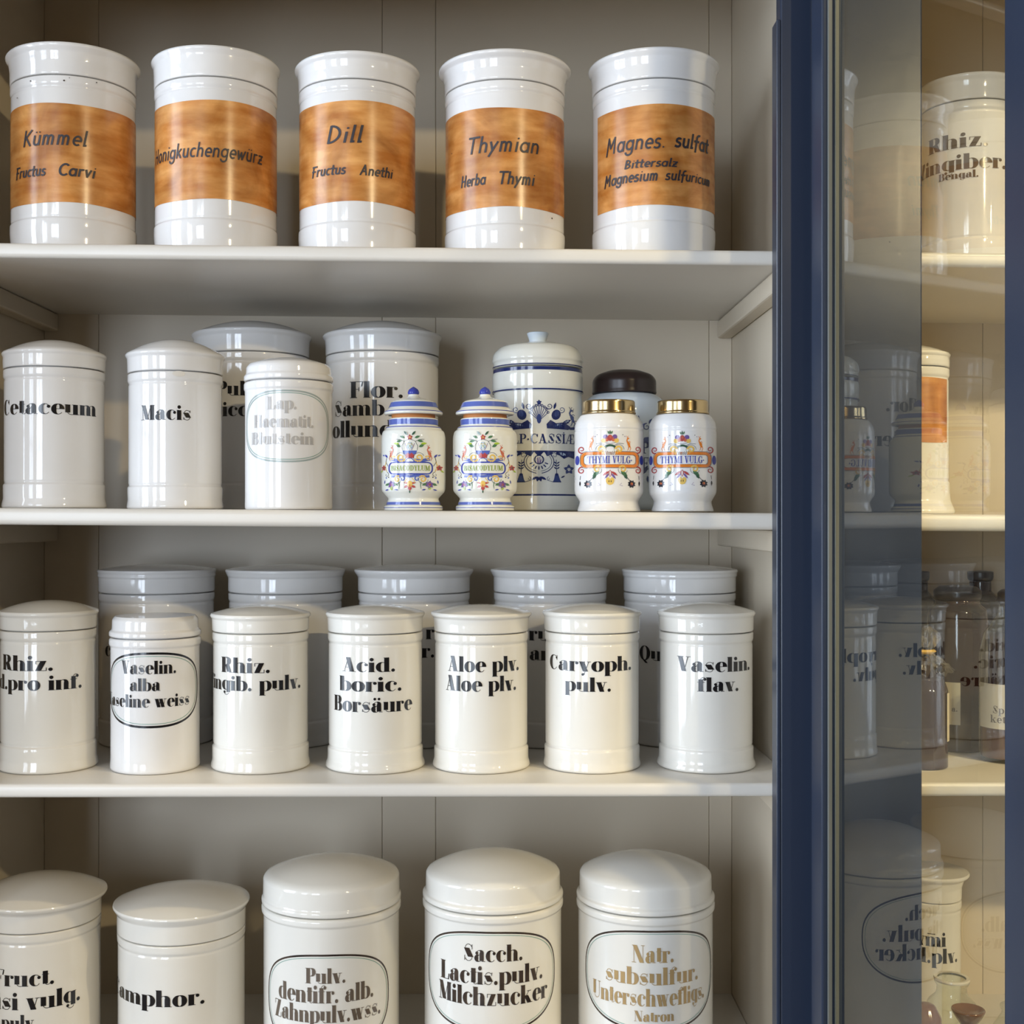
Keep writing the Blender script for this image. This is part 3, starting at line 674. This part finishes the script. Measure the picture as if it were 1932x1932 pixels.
def bisacodylum(uc, dy, label, face):
    J = Jar('pharmacy_pot', 2, uc - 60, uc + 60, 1.262, label, group='small blue-banded majolica pots')
    v = lambda y: y + dy
    body = px_prof(J, [(0, v(963)), (50, v(963)), (55, v(963)), (55.5, v(957)), (54, v(954)), (50.5, v(953)), (49.5, v(946.5)), (47, v(941)), (60, v(927)), (60.5, v(905)), (60.5, v(825)), (58, v(815)),
                       (53, v(811)), (51, v(806)), (46, v(805.5)), (46, v(791)), (43, v(790)), (0, v(790))], .0025, 5)
    lathe('body', body, DELFT, J.root)
    lathe('cork_seal', px_prof(J, [(0, v(790)), (41, v(790)), (41, v(783)), (0, v(783))], .0004), CORK, J.root)
    lid = lathe('lid', px_prof(J, [(0, v(783.5)), (54, v(783.5)), (55.5, v(781)), (55, v(778)), (47, v(772)), (42, v(760)), (38, v(757)), (14, v(751)), (10, v(748)), (9.5, v(744)), (0, v(744))], .0014, 4), DELFT, J.root)
    lathe('lid_knob', px_prof(J, [(0, v(745)), (10, v(744.5)), (11.2, v(741)), (9, v(735)), (3, v(731)), (0, v(729.5))], .0016, 4), cmats['blue'], lid, n=40)
    s_ = J.D / F
    def band(name, h0, v0, h1, v1, c, par=J.root):
        a = (h0 * s_ + .0003, J.zc(v(v0))); b = (h1 * s_ + .0003, J.zc(v(v1)))
        lathe(name, [a, ((a[0] + b[0]) / 2, (a[1] + b[1]) / 2), b], cmats[c], par)
    band('neck_band', 46.1, 803, 46.1, 793, 'lblue'); band('foot_band', 50.6, 952.5, 49.8, 947.5, 'lblue')
    band('neck_line', 51.3, 807.2, 51.9, 808.6, 'blue'); band('foot_line', 55.6, 958.4, 55.7, 957.4, 'blue')
    band('lid_band', 46.4, 770, 42.3, 760.6, 'lblue', lid); band('lid_line', 55.1, 778.4, 54.5, 777.2, 'blue', lid)
    # the painted cartouche (units: photo pixels at the jar's front)
    P = Paint()
    P.rring('blue', 0, 0, 41, 11, 9, 2.4)
    P.stroke('lblue', [(x, 15.5 + 1.5 * math.cos(x / 6)) for x in range(-36, -8, 4)], 5.5); P.stroke('lblue', [(x, 15.5 + 1.5 * math.cos(x / 6)) for x in range(9, 38, 4)], 5.5)
    P.stroke('lblue', [(x, -14.5 - 1.2 * math.cos(x / 5)) for x in range(-36, 37, 4)], 4.5)
    P.arc('blue', 0, 11, 8, 8, 0, 180, 1.2)
    P.add('lblue', [(-11, 26), (11, 26), (14, 33), (-14, 33)]); P.add('red', [(-7, 19), (7, 19), (9, 25), (3, 29), (0, 26), (-3, 29), (-9, 25)])
    def half():
        P.scroll('yellow', 17, 20, 8, 200, 1.3, 3.6); P.scroll('yellow', 33, 19, 4.5, 160, 1.2, 2.4, -1); P.arc('black', 17, 20, 9.6, 9.2, 20, 200, .6)
        P.scroll('yellow', 24, -21, 7, 150, 1.2, 3.2, -1); P.scroll('lblue', 14, -20, 6, 20, 1.1, 3.0); P.arc('black', 25, -21, 8.6, 8.4, 160, 360, .6)
        P.deer('coral', -37, 28, 1.0)
        P.leaf('green', 17, 40, 11, 6, 25); P.leaf('lime', 20, 46, 12, 5, 5); P.leaf('green', 9, 57, 11, 5, 20); P.leaf('dgreen', 4, 62, 11, 4.5, 48); P.leaf('green', 14, 52, 12, 5, -8)
        P.stroke('black', [(10, 50), (18, 54), (27, 55)], .7); P.leaf('blue', 44, 20, 9, 4, 50); P.leaf('lblue', 50, 24, 6, 3, 20)
        P.stroke('black', [(43, 4), (48, 12), (46, 20)], .8); P.stroke('yellow', [(46, -6), (50, 4), (47, 13)], 1.4); P.scroll('black', 46, -12, 5, 90, 1, .8)
        P.flower('red', 'dgreen', 53, 1, 6, 5); P.leaf('lime', 55, -3, 7, 3, -40)
        P.flower('purple', 'red', 36, -31, 8, 6); P.leaf('lime', 36, -33, 9, 6, -90); P.leaf('green', 32, -29, 10, 5, 200); P.leaf('green', 40, -29, 10, 5, -20); P.leaf('blue', 42, -40, 8, 2.6, -15); P.leaf('blue', 30, -40, 8, 2.6, 190)
        P.stroke('green', [(21, -26), (20, -33), (21, -39)], 1.6, .6); P.ell('black', 42, -17, 1, 1.2); P.ell('lblue', 47, -18, 1.4, 1.4); P.leaf('blue', 50, -22, 8, 2, -80)
        P.stroke('purple', [(3, 34), (7, 41), (9, 47)], .8); P.stroke('black', [(14, 34), (15, 42), (10, 51), (0, 55)], .7); P.arc('yellow', 0, 40, 7, 6, 10, 90, 1)
        P.arc('green', 0, 43, 4, 6, -60, 60, 1)
        P.leaf('red', 3, -33, 9, 5, -25); P.leaf('red', 2, -29, 10, 4, 10)
        P.stroke('yellow', [(4, -19), (9, -24), (8, -29)], 1.2)
    P.both(half)
    P.flower('red', 'yellow', 0, 58, 6, 5); P.ell('pale', 0, 42, 6, 7); P.ell('white', 0, 41, 4, 5); P.flower('lime', 'black', 0, 42, 3.5, 4)
    P.ell('yellow', 0, -30, 5, 6); P.leaf('red', 0, -33, 10, 8, -90); P.leaf('dgreen', 0, -41, 7, 3, -90); P.ell('coral', 0, -34, 3, 3)
    k_ = (J.D - J.r) / F; R = 60.5 * s_; ph = J.phi(uc + face, R); zc_ = J.zf(v(883), R, ph)
    J.decal('painted_cartouche', P.q, CM, R, zc_, ph, k_, off=.0003, midx=P.c, flat=True)['kind'] = 'stuff'
    q, adv = text_quads('BISACODYLUM', 'roman'); sc = 74 / adv
    J.decal('lettering', [[(x * sc - 37, y * 9.5 - 4.6) for x, y in k] for k in q], cmats['olive'], R, zc_, ph, k_, off=.0006, flat=True)
    return J
bisacodylum(780, 0, 'small blue-banded lidded pot lettered BISACODYLUM, in front of the Flor. jar', -7)
bisacodylum(915, 0, 'small blue-banded lidded pot lettered BISACODYLUM, in front of the Cassiae jar', -4)

# tall blue-and-white jar
J = Jar('delft_jar', 2, 931, 1098, 1.362, 'tall cream jar with navy painted ornament and knobbed lid lettered CASSIAE', group=None)
lathe('body', px_prof(J, [(0, 964), (78, 964), (83, 962), (83.5, 940), (83, 930), (83, 742), (85, 736), (85.5, 712), (83, 703), (79, 699), (0, 698)], .003, 5), DELFT, J.root)
lid = lathe('lid', px_prof(J, [(0, 697.5), (82, 697.5), (83.5, 694), (83.5, 688), (86, 684), (84, 670), (72, 657), (45, 650), (20, 648.5), (15, 647), (0, 647)], .004, 6), DELFT, J.root)
lathe('lid_knob', px_prof(J, [(0, 648), (15, 648), (16, 643), (20.5, 630), (19, 628), (0, 628)], .001, 4), OPAL, lid, n=48)
s_ = J.D / F
def line(J, name, h0, v0, h1, v1, c, par=None):
    lathe(name, [(h0 * s_ + .0003, J.zc(v0)), (h1 * s_ + .0003, J.zc(v1))], cmats[c], par or J.root)
R0 = 83 * s_
def vz(v, R=R0): return CY - (J.zf(v, R) + J.z0 - ZC) * F / J.D     # front-surface row -> centre-depth row
line(J, 'lid_line', 83.6, vz(697), 83.6, vz(690.5), 'navy', lid); line(J, 'lid_line', 84.4, vz(686.2), 84.8, vz(684.6), 'navy', lid)
line(J, 'body_line', 85.3, vz(734.5), 85.4, vz(732), 'navy'); line(J, 'body_line', 83.3, vz(935), 83.3, vz(932), 'navy')
P = Paint()                                                        # centre (0,0) = (1017, 828)
for i in range(9):
    a = 20 + i * 17.5; P.stroke('mid', [(0, 18), (16 * math.cos(math.radians(a)), 26 + 20 * math.sin(math.radians(a)))], 1.2)
    P.ell('navy', 16.5 * math.cos(math.radians(a)), 27 + 21 * math.sin(math.radians(a)), 2.6); P.ell('white', 16.5 * math.cos(math.radians(a)), 27 + 21 * math.sin(math.radians(a)), 1.4)
P.ell('mid', 0, 22, 4, 9); P.flower('navy', 'mid', 0, 53, 5, 5)
def half():
    P.ell('navy', 30, 30, 8, 10, -20); P.ell('mid', 31, 32, 4, 6, -20); P.leaf('navy', 26, 40, 14, 5, 75); P.scroll('navy', 18, 46, 6, 200, 1.3, 1.6); P.scroll('mid', 40, 40, 6, 250, 1.2, 1.4)
    P.add('navy', [(14, 4), (52, 2), (56, 8), (44, 16), (30, 14), (20, 20), (13, 12)]); P.leaf('mid', 24, 8, 22, 9, 10); P.leaf('pale', 28, 10, 14, 4, 12); P.leaf('navy', 40, 12, 20, 8, 30)
    P.leaf('pale', 44, 15, 12, 3, 30)
    P.deer('mid', -60, 26, 1.25); P.stroke('navy', [(60, 36), (62, 44)], 1.2, .4); P.leaf('navy', 50, 4, 20, 6, 8); P.scroll('navy', 66, 16, 5, 180, 1.2, 1.2, -1)
    P.add('navy', [(8, -27), (24, -27), (24, -33), (14, -38)]); P.add('navy', [(30, -27), (64, -27), (64, -42), (52, -38), (44, -42), (36, -36), (30, -34)]); P.leaf('pale', 33, -31, 18, 6, -15); P.leaf('mid', 48, -30, 16, 8, -25)
    P.leaf('pale', 66, -30, 14, 7, -15)
    P.arc('navy', 0, -48, 26, 22, -80, 60, 1.4); P.arc('navy', 0, -48, 22, 18, -80, 50, .8); P.scroll('navy', 27, -36, 6, 200, 1.1, 1.2, -1)
    P.stroke('navy', [(30, -44), (31, -70)], 1.0)
    for k in range(3): P.leaf('navy', 31, -52 - 5 * k, 7, 2.6, 40); P.leaf('navy', 31, -52 - 5 * k, 7, 2.6, 140)
    P.add('mid', [(28, -72), (34, -72), (37, -82), (39, -86), (24, -86), (26, -82)]); P.stroke('navy', [(24, -86), (39, -86)], 1.6); P.ell('navy', 31, -72, 3, 2.4); P.stroke('navy', [(14, -83), (24, -86)], .9)
    P.flower('mid', 'white', 53, -62, 10, 5); P.flower('navy', 'white', 53, -62, 5, 5); P.leaf('navy', 62, -74, 9, 3, -30); P.leaf('navy', 46, -74, 9, 3, 210)
    P.leaf('navy', 2, -76, 13, 5, -30); P.leaf('navy', 1, -76, 10, 6, -75); P.scroll('navy', 17, -80, 3.5, 90, 1, 1)
P.both(half)
P.ell('navy', 0, -44, 9, 9); P.ell('white', 0, -44, 7, 7); P.ell('purple', 0, -45, 4.5, 6); P.add('navy', [(-10, -27), (10, -27), (0, -40)])
for i in range(7): P.stroke('navy', [(11 * math.cos(math.radians(200 + i * 23)), -46 + 11 * math.sin(math.radians(200 + i * 23))), (17 * math.cos(math.radians(200 + i * 23)), -46 + 17 * math.sin(math.radians(200 + i * 23)))], 2)
P.add('navy', [(-66, -27), (66, -27), (66, -30), (-66, -30)])
P.q = [[(x * 1.08, y + (16 if sum(p[1] for p in q) / len(q) > -15 else 5)) for x, y in q] for q in P.q]
k_ = (J.D - J.r) / F; ph = J.phi(1017, R0); z_ = J.zf(828, R0, ph)
J.decal('painted_ornament', P.q, CM, R0, z_, ph, k_, off=.0003, midx=P.c, flat=True)['kind'] = 'stuff'
J.text([('LP·CASSİÆ', 967, 1083, 836, 17.5, 'PU')], cmats['navy'], R0, 'roman')

# opal jar with a dark cap
J = Jar('opal_glass_jar', 2, 1100, 1256, 1.385, 'bluish white glass jar with a domed dark brown cap, behind the THYMI VULG pots', group=None)
lathe('body', px_prof(J, [(0, 962), (70, 962), (77, 955), (78, 780), (74, 757), (60, 746), (52, 744), (0, 744)], .004, 5), OPAL, J.root)
lathe('cap', px_prof(J, [(0, 744), (61, 744), (60, 738), (60, 718), (52, 708), (30, 700), (12, 698.5), (0, 698)], .004, 6), CAPB, J.root)
P = Paint()
def half():
    P.leaf('mid', 24, 46, 16, 7, 80); P.leaf('lblue', 28, 30, 20, 9, 60); P.scroll('mid', 42, 40, 7, 90, 1.2, 2); P.leaf('mid', 46, 46, 12, 5, 60)
    P.add('mid', [(30, 10), (52, 8), (52, 22), (38, 20)]); P.leaf('navy', 34, -50, 20, 8, 60); P.leaf('mid', 46, -66, 14, 6, 100)
P.both(half); R0 = 78 * J.D / F; ph = J.phi(1178, R0)
J.decal('painted_ornament', P.q, CM, R0, J.zf(845, R0), ph, (J.D - J.r) / F, midx=P.c, flat=True)['kind'] = 'stuff'
J.decal('lettering', [[(x * 22 - 8 + 40, y * 22 - 10) for x, y in q] for q in text_quads('P', 'roman')[0]] + [[(x * 22 + 40 - 8, y * 22 - 40) for x, y in q] for q in text_quads('E', 'roman')[0]], cmats['navy'], R0, J.zf(845, R0), ph, (J.D - J.r) / F, off=.0006)

def thymi(uc, hw, label, face, cap):
    J = Jar('pharmacy_pot', 2, uc - hw, uc + hw, 1.262, label, group='white pots with brass caps')
    k = hw / 65
    lathe('body', px_prof(J, [(0, 965), (54 * k, 965), (59 * k, 965), (59.5 * k, 962), (56 * k, 952), (55 * k, 947), (57 * k, 943), (64 * k, 932), (65 * k, 926), (65 * k, 816), (64 * k, 813), (65 * k, 810), (63 * k, 798), (54 * k, 785), (50 * k, 783), (0, 783)], .0032, 5), PORC, J.root)
    lathe('brass_cap', px_prof(J, [(0, 782.6), (50.5 * k, 782.6), (51 * k, 780), (49.5 * k, 778), (49 * k, 760), (47.5 * k, 757), (0, 755.5)], .0008, 3), BRASS, J.root)
    P = Paint()
    P.rring('orange', 0, 0, 52, 12, 8, 5.5); P.rring('black', 0, 0, 55.5, 15.5, 10, .8); P.rring('black', 0, 0, 49, 9.2, 6, .6)
    P.arc('dgreen', 0, 21, 10, 6, 20, 160, 4); P.add('white', [(-9, 8.5), (9, 8.5), (12, 20), (-12, 20)])
    def half():
        P.ell('blue', 61, 0, 4, 9); P.scroll('red', 53, 20, 7, 250, 1.25, 2.6); P.scroll('red', 53, -20, 7, 110, 1.25, 2.6, -1)
        P.scroll('yellow', 17, 19, 8, 250, 1.3, 4.5, -1); P.arc('black', 17, 19, 9.5, 9.4, 0, 220, .6); P.stroke('black', [(8, 27), (16, 31), (26, 30)], .7)
        P.deer('orange', -36, 30, .95)
        P.ell('purple', 9, 43, 4.5, 4.5); P.ell('yellow', 12, 36, 4.5, 4.5); P.ell('coral', 6, 38, 3.5, 4); P.leaf('green', 2, 48, 7, 3, 70)
        P.scroll('yellow', 24, -18, 7, 160, 1.2, 3.4, -1); P.arc('black', 24, -19, 8.6, 8, 170, 350, .6); P.leaf('green', 20, -22, 16, 8, -35); P.leaf('dgreen', 26, -26, 13, 6, -60)
        P.leaf('red', 2, -22, 15, 5, -35); P.leaf('purple', 2, -26, 14, 4, -50); P.leaf('yellow', 2, -33, 11, 7, -60)
        P.stroke('black', [(31, -32), (36, -38), (40, -44)], .9); P.flower('black', 'red', 41, -46, 8, 8); P.ell('orange', 41, -45, 2, 2); P.stroke('black', [(55, -30), (56, -38)], .8, .5); P.leaf('black', 56, -40, 10, 3, -90)
        P.stroke('purple', [(22, -44), (18, -48), (24, -50)], .6); P.ell('black', 24, 47, .8); P.ell('purple', 28, 44, .8)
    P.both(half); P.ell('red', 0, 41, 5, 6); P.ell('coral', 1, 43, 2, 3); P.ell('yellow', 0, -42, 7, 6); P.ell('black', -2, -41, .8, 2); P.ell('black', 2, -41, .8, 2); P.leaf('red', 0, -19, 14, 7, -90); P.ell('white', 0, -26, 1.6, 5)
    P.leaf('dgreen', 0, 47, 9, 3, 90); P.stroke('black', [(-14, 33), (0, 30), (14, 33)], .7)
    s_ = J.D / F; R = hw * s_; k_ = (J.D - J.r) / F * k; ph = J.phi(uc + face, R); z_ = J.zf(867, R, ph)
    J.decal('painted_cartouche', P.q, CM, R, z_, ph, k_, off=.0003, midx=P.c, flat=True)['kind'] = 'stuff'
    q, adv = text_quads('THYMI VULG·', 'roman'); sc = 84 / adv
    J.decal('lettering', [[(x * sc - 42, y * 13.5 - 6.8) for x, y in a] for a in q], cmats['blue'], R, z_, ph, k_, off=.0006, flat=True)
thymi(1149, 65, 'brass-capped white pot lettered THYMI VULG, beside the CASSIAE jar', 2, 0)
thymi(1288, 63.5, 'brass-capped white pot lettered THYMI VULG, at the right end of the second shelf', -1, 1)

# ------------------------------------------------------------------ third shelf
G3 = 'front row of white jars on the third shelf'; G3B = 'back row of white jars on the third shelf'
D3 = 1.2905
def front3(uL, uR, hb, hl, seam, rim, dome, gr, lines, label):
    J = Jar('apothecary_jar', 3, uL, uR, D3, label, group=G3)
    flared_jar(J, hb, hl, seam, rim, dome, gr, m=PORCW); J.text(lines, INK); return J
front3(0, 181, 96, 97, 1192, 1160, 1132, 1409, [('Rhiz.', 6, 102, 1266, 29), ('d.pro inf.', 1, 155, 1303, 28, 'ra')], 'white porcelain jar lettered Rhiz. pro inf., at the left end of third shelf')
J = Jar('apothecary_jar', 3, 208, 377, 1.284, 'straight white jar with black oval around Vaselin. alba lettering, on third shelf', group=G3)
capped_jar(J, 85.5, 82, 1207, 1171, 1162, bead=.0014)
J.oval(209, 372, 1231, 1374, INK, .0022, thin=.0012); J.oval(209, 372, 1231, 1374, GREEN, .0005, name='inner_oval', inset=.0036)
J.text([('Vaselin.', 230, 333, 1272, 25), ('alba', 245, 303, 1304, 24), ('aseline weiss', 212, 357, 1335, 24, 'V')], INK)
front3(402, 581, 94, 95.5, 1197, 1166, 1141, 1414, [('Rhiz.', 418, 511, 1270, 29), ('ingib. pulv.', 404, 567, 1304, 28, 'Z')], 'white porcelain jar lettered Rhiz. Zingib. pulv., on the third shelf')
front3(620, 796, 94, 94, 1198, 1164, 1140, 1418, [('Acid.', 647, 747, 1268, 27), ('boric.', 641, 759, 1305, 28), ('Borsäure', 631, 777, 1344, 29)], 'white porcelain jar lettered Acid. boric. Borsäure, in the middle of third shelf')
front3(821, 995, 92, 95.5, 1198, 1164, 1140, 1418, [('Aloe plv.', 846, 979, 1268, 29), ('Aloe plv.', 842, 974, 1305, 29)], 'white porcelain jar lettered Aloe plv. twice, on the third shelf')
front3(1029, 1205, 92, 94, 1197, 1162, 1138, 1416, [('Caryoph.', 1038, 1191, 1267, 28), ('pulv.', 1066, 1154, 1305, 27)], 'white porcelain jar lettered Caryoph. pulv., on the third shelf')
front3(1245, 1420, 93.5, 93.5, 1197, 1162, 1136, 1416, [('Vaselin.', 1278, 1414, 1268, 28), ('flav.', 1315, 1394, 1305, 27)], 'white porcelain jar lettered Vaselin. flav., at the right end of third shelf')
for (uL, uR, hl, lines, lab) in (
    (187, 404, 113, [('c', 199, None, 1237, 27)], 'large white jar behind the oval-lettered Vaselin. alba jar'),
    (432, 645, 114, None, 'large white jar behind the Rhiz. Zingib. and Acid. boric. jars'),
    (677, 885, 113, [('r', 803, None, 1206, 27), ('r.', 795, None, 1241, 27)], 'large white jar behind the Acid. boric. and Aloe jars'),
    (933, 1143, 113, [('ru', 998, None, 1208, 27), ('an', 999, None, 1245, 27)], 'large white jar behind the Aloe and Caryoph. jars'),
    (1178, 1387, 110, [('Qu', 1207, None, 1244, 27)], 'large white jar lettered Qu, behind the Vaselin. flav. jar')):
    J = Jar('apothecary_jar', 3, uL, uR, DBK, lab, group=G3B)
    flared_jar(J, (uR - uL) / 2 + 2, hl, 1122, 1080, 1064, over=True)
    if lines: J.text(lines, INK)

# ------------------------------------------------------------------ bottom shelf
G4 = 'large white jars on the bottom shelf'; D4 = 1.315
J = Jar('apothecary_jar', 4, -40, 190, D4, 'large white jar lettered Fruct. vulg., at the left end of the bottom shelf', group=G4)
flared_jar(J, 122, 129, 1762, 1718, 1650, None, m=PORCW, over=True); J.text([('ruct.', 8, 104, 1861, 31, 'F'), ('si vulg.', 3, 152, 1903, 33, 'Ani'), ('pulv.', 3, 72, 1946, 31)], INK)
J = Jar('apothecary_jar', 4, 222, 462, D4, 'large white jar lettered Camphor., with a broad domed lid', group=G4)
flared_jar(J, 126, 130, 1785, 1737, 1672, None, m=PORCW, over=True); J.text([('amphor.', 226, 388, 1899, 31, 'C')], INK)
def oval4(uL, uR, hl, seam, edge, dome, ov, lines, ink, border, label):
    J = Jar('apothecary_jar', 4, uL, uR, D4, label, group=G4)
    capped_jar(J, J.hw, hl, seam, edge, dome, m=PORCW, bead=.0020)
    J.oval(*ov, border, .0019, thin=.0013); J.oval(*ov, GREEN, .0005, name='inner_oval', inset=.0032)
    J.text(lines, ink)
oval4(497, 753, 129, 1735, 1684, 1618, (507, 733, 1801, 1988), [('Pulv.', 576, 653, 1856, 29), ('dentifr. alb.', 526, 705, 1893, 34), ('Zahnpulv.wss.', 519, 718, 1930, 33)], INKT, INKB, 'large white jar with brown oval lettered Pulv. dentifr. alb.')
oval4(801, 1059, 127, 1728, 1677, 1606, (809, 1046, 1758, 1948), [('Sacch.', 874, 987, 1815, 32), ('Lactis.pulv.', 832, 1024, 1858, 35), ('Milchzucker', 829, 1032, 1898, 35)], INKB, INKB, 'large white jar with dark oval lettered Sacch. Lactis. pulv.')
oval4(1091, 1345, 125, 1731, 1679, 1610, (1105, 1341, 1756, 1946), [('Natr.', 1192, 1272, 1817, 33), ('subsulfur.', 1142, 1317, 1859, 33), ('Unterschwefligs.', 1119, 1328, 1899, 33), ('Natron', 1196, 1272, 1928, 20)], INKG, INKB, 'large white jar with gold lettering Natr. subsulfur. in a brown oval')

# ------------------------------------------------------------------ the neighbouring cabinet, through the glass
J = Jar('apothecary_jar', 1, 1738, 1918, 1.30, 'white jar lettered Rhiz. Zingiber. Bengal., behind the glass on the top shelf')
flared_jar(J, 91, 98, 187, 139, None, None); J.text([('Rhiz.', 1752, 1866, 280, 28), ('ingiber.', 1747, 1898, 319, 29, 'Z'), ('Bengal.', 1771, 1847, 337, 14)], INKT)
J = Jar('apothecary_jar', 2, 1638, 1790, 1.285, 'white jar with brown paper label, behind the glass on the second shelf')
flared_jar(J, 88, 80, 690, 664, 652, 905); wrap_label(J, PAPER, 712, 834, -1.2, J.phi(1786), J.r)
def bottle(name, shelf, uL, uR, D, prof, m, label, stop=None, stopm=None, cat='bottle', group=None):
    """prof: (fraction of radius, row px)"""
    J = Jar(name, shelf, uL, uR, D, label, cat, group); hw = J.hw
    zb = J.zc(0)
    pts = [(0, .0)] + [(f * J.r, max(0.0, J.zc(v))) for f, v in prof]
    lathe('glass_body', rnd(pts + [(0, pts[-1][1])], .002, 4), m, J.root, n=56)
    if stop: lathe('stopper', rnd([(f * J.r, J.zc(v)) for f, v in stop], .0015, 4), stopm, J.root, n=48)
    return J
J = bottle('medicine_bottle', 3, 1692, 1789, 1.283, [(.9, 1470), (1, 1444), (1, 1300), (.82, 1278), (.40, 1262), (.36, 1235)], AMBER, 'dark amber bottle capped with tied cellophane, at the front of the third shelf',
           [(0, 1236), (.34, 1236), (.42, 1228), (.42, 1215), (.3, 1206), (0, 1203)], CLEAR)
wrap_label(J, LABELP, 1310, 1402, 1.15, 1.75, J.r + .0008, wob=0)
bm = bmesh.new(); n = 40; rings = [(1.30, 1266), (1.02, 1256), (.7, 1246), (.42, 1234), (.36, 1224), (.52, 1210), (.66, 1198), (.58, 1188), (.2, 1185)]; vv = []
for kx, (f, v) in enumerate(rings):
    vv.append([bm.verts.new(((f + random.uniform(-.13, .13)) * J.r * math.sin(2 * PI * i / n), -(f + random.uniform(-.13, .13)) * J.r * math.cos(2 * PI * i / n), J.zc(v) + random.uniform(-.003, .003))) for i in range(n)])
for a, b in zip(vv, vv[1:]):
    for i in range(n): bm.faces.new((a[i], a[(i + 1) % n], b[(i + 1) % n], b[i]))
bm_obj('cellophane_wrap', bm, CELLO, J.root)
lathe('tie_thread', [(.46 * J.r, J.zc(1232)), (.56 * J.r, J.zc(1228)), (.46 * J.r, J.zc(1224))], cmats['yellow'], J.root, n=32)
J = bottle('medicine_bottle', 3, 1748, 1866, 1.385, [(.9, 1430), (1, 1420), (1, 1170), (.95, 1150), (.72, 1138), (.72, 1130)], AMBER, 'dark bottle with pale label behind the cellophane-capped bottle',
           [(0, 1131), (.74, 1131), (.78, 1126), (.78, 1114), (.6, 1106), (0, 1103)], CAPB)
wrap_label(J, LABELP, 1288, 1368, -.45, J.phi(1812), J.r, wob=0); J.text([('a.', 1795, None, 1342, 10)], INKT, J.r + .0005, 'roman')
J = bottle('medicine_bottle', 3, 1846, 1970, 1.315, [(.9, 1440), (1, 1425), (1, 1235), (.85, 1195), (.42, 1160), (.36, 1140)], CLEAR, 'clear glass bottle with black stopper and large cream label',
           [(0, 1142), (.34, 1142), (.42, 1134), (.42, 1118), (.3, 1112), (0, 1110)], CAPB)
lb = wrap_label(J, LABELP, 1293, 1378, J.phi(1850), 1.0, J.r, wob=0)
J.text([('Sp.', 1873, None, 1345, 14), ('kete.', 1869, None, 1362, 14)], INKT, J.r + .0005, 'roman')
lathe('liquid', [(0, .004), (J.r * .94, .004), (J.r * .94, J.zc(1300)), (0, J.zc(1300))], AMBERL, J.root, n=48)
for k, (uL, uR, D) in enumerate(((1800, 1900, 1.49), (1905, 1998, 1.49), (1692, 1775, 1.49))):
    bottle('medicine_bottle', 3, uL, uR, D, [(.9, 1420), (1, 1405), (1, 1160), (.8, 1130), (.42, 1115), (.42, 1095)], AMBER,
           ['dark amber bottle at the back of the third shelf, behind the clear bottle', 'dark amber bottle at the back, furthest right behind the clear bottle', 'dark amber bottle at the back, behind the cellophane-capped bottle'][k],
           [(0, 1096), (.44, 1096), (.5, 1090), (.5, 1078), (0, 1076)], CAPB, group='dark bottles at the back of the neighbouring cabinet')
J = Jar('apothecary_jar', 4, 1705, 1813, 1.40, 'white jar lettered Thymi plv., behind the glass on the bottom shelf')
flared_jar(J, 60, 71, 1706, 1662, 1638, None, m=PORCW); J.text([('mi', 1746, 1785, 1786, 27, 'Thy'), ('.plv.', 1749, 1806, 1818, 28, 'rad')], INK)
mb = Paint(); mb.stroke('black', [(-4, 0), (0, 0), (4, 0)], .7); J.decal('macron', mb.q, INK, J.r, J.zf(1762), J.phi(1757), .001)
J = bottle('glass_jar', 4, 1746, 1846, 1.300, [(.9, 2000), (1, 1960), (1, 1905), (.92, 1890), (.62, 1876), (.58, 1868), (.58, 1858), (.68, 1853), (.68, 1846)], CLEAR, 'clear glass jar with an open flat-lipped neck, in front of the Thymi jar', cat='jar')
lathe('lip', [(J.r * .55, J.zc(1848)), (J.r * .68, J.zc(1849)), (J.r * .70, J.zc(1846)), (J.r * .68, J.zc(1843)), (J.r * .55, J.zc(1844))], mat('clear_glass_lip', (.62, .58, .48), .08), J.root, n=48)
J = bottle('medicine_bottle', 4, 1712, 1780, 1.240, [(.9, 2080), (1, 2060), (1, 1960), (.9, 1918), (.55, 1896), (.3, 1893)], AMBERL, 'round-shouldered amber bottle low beside the door glass', group=None)
J = bottle('medicine_bottle', 4, 1792, 1862, 1.232, [(.9, 2090), (1, 2070), (1, 1990), (.7, 1965), (.36, 1955), (.40, 1940)], AMBER, 'amber bottle with a wide funnel-shaped glass stopper',
           [(0, 1945), (.4, 1945), (.44, 1932), (.75, 1918), (.94, 1906), (.92, 1903), (.6, 1909), (0, 1913)], AMBERL)
J = bottle('glass_jar', 4, 1872, 1960, 1.32, [(.9, 2000), (1, 1970), (1, 1940), (.62, 1915), (.58, 1908), (.68, 1902), (.68, 1897)], CLEAR, 'clear glass jar with a flat lip, half hidden by the door stile', cat='jar')
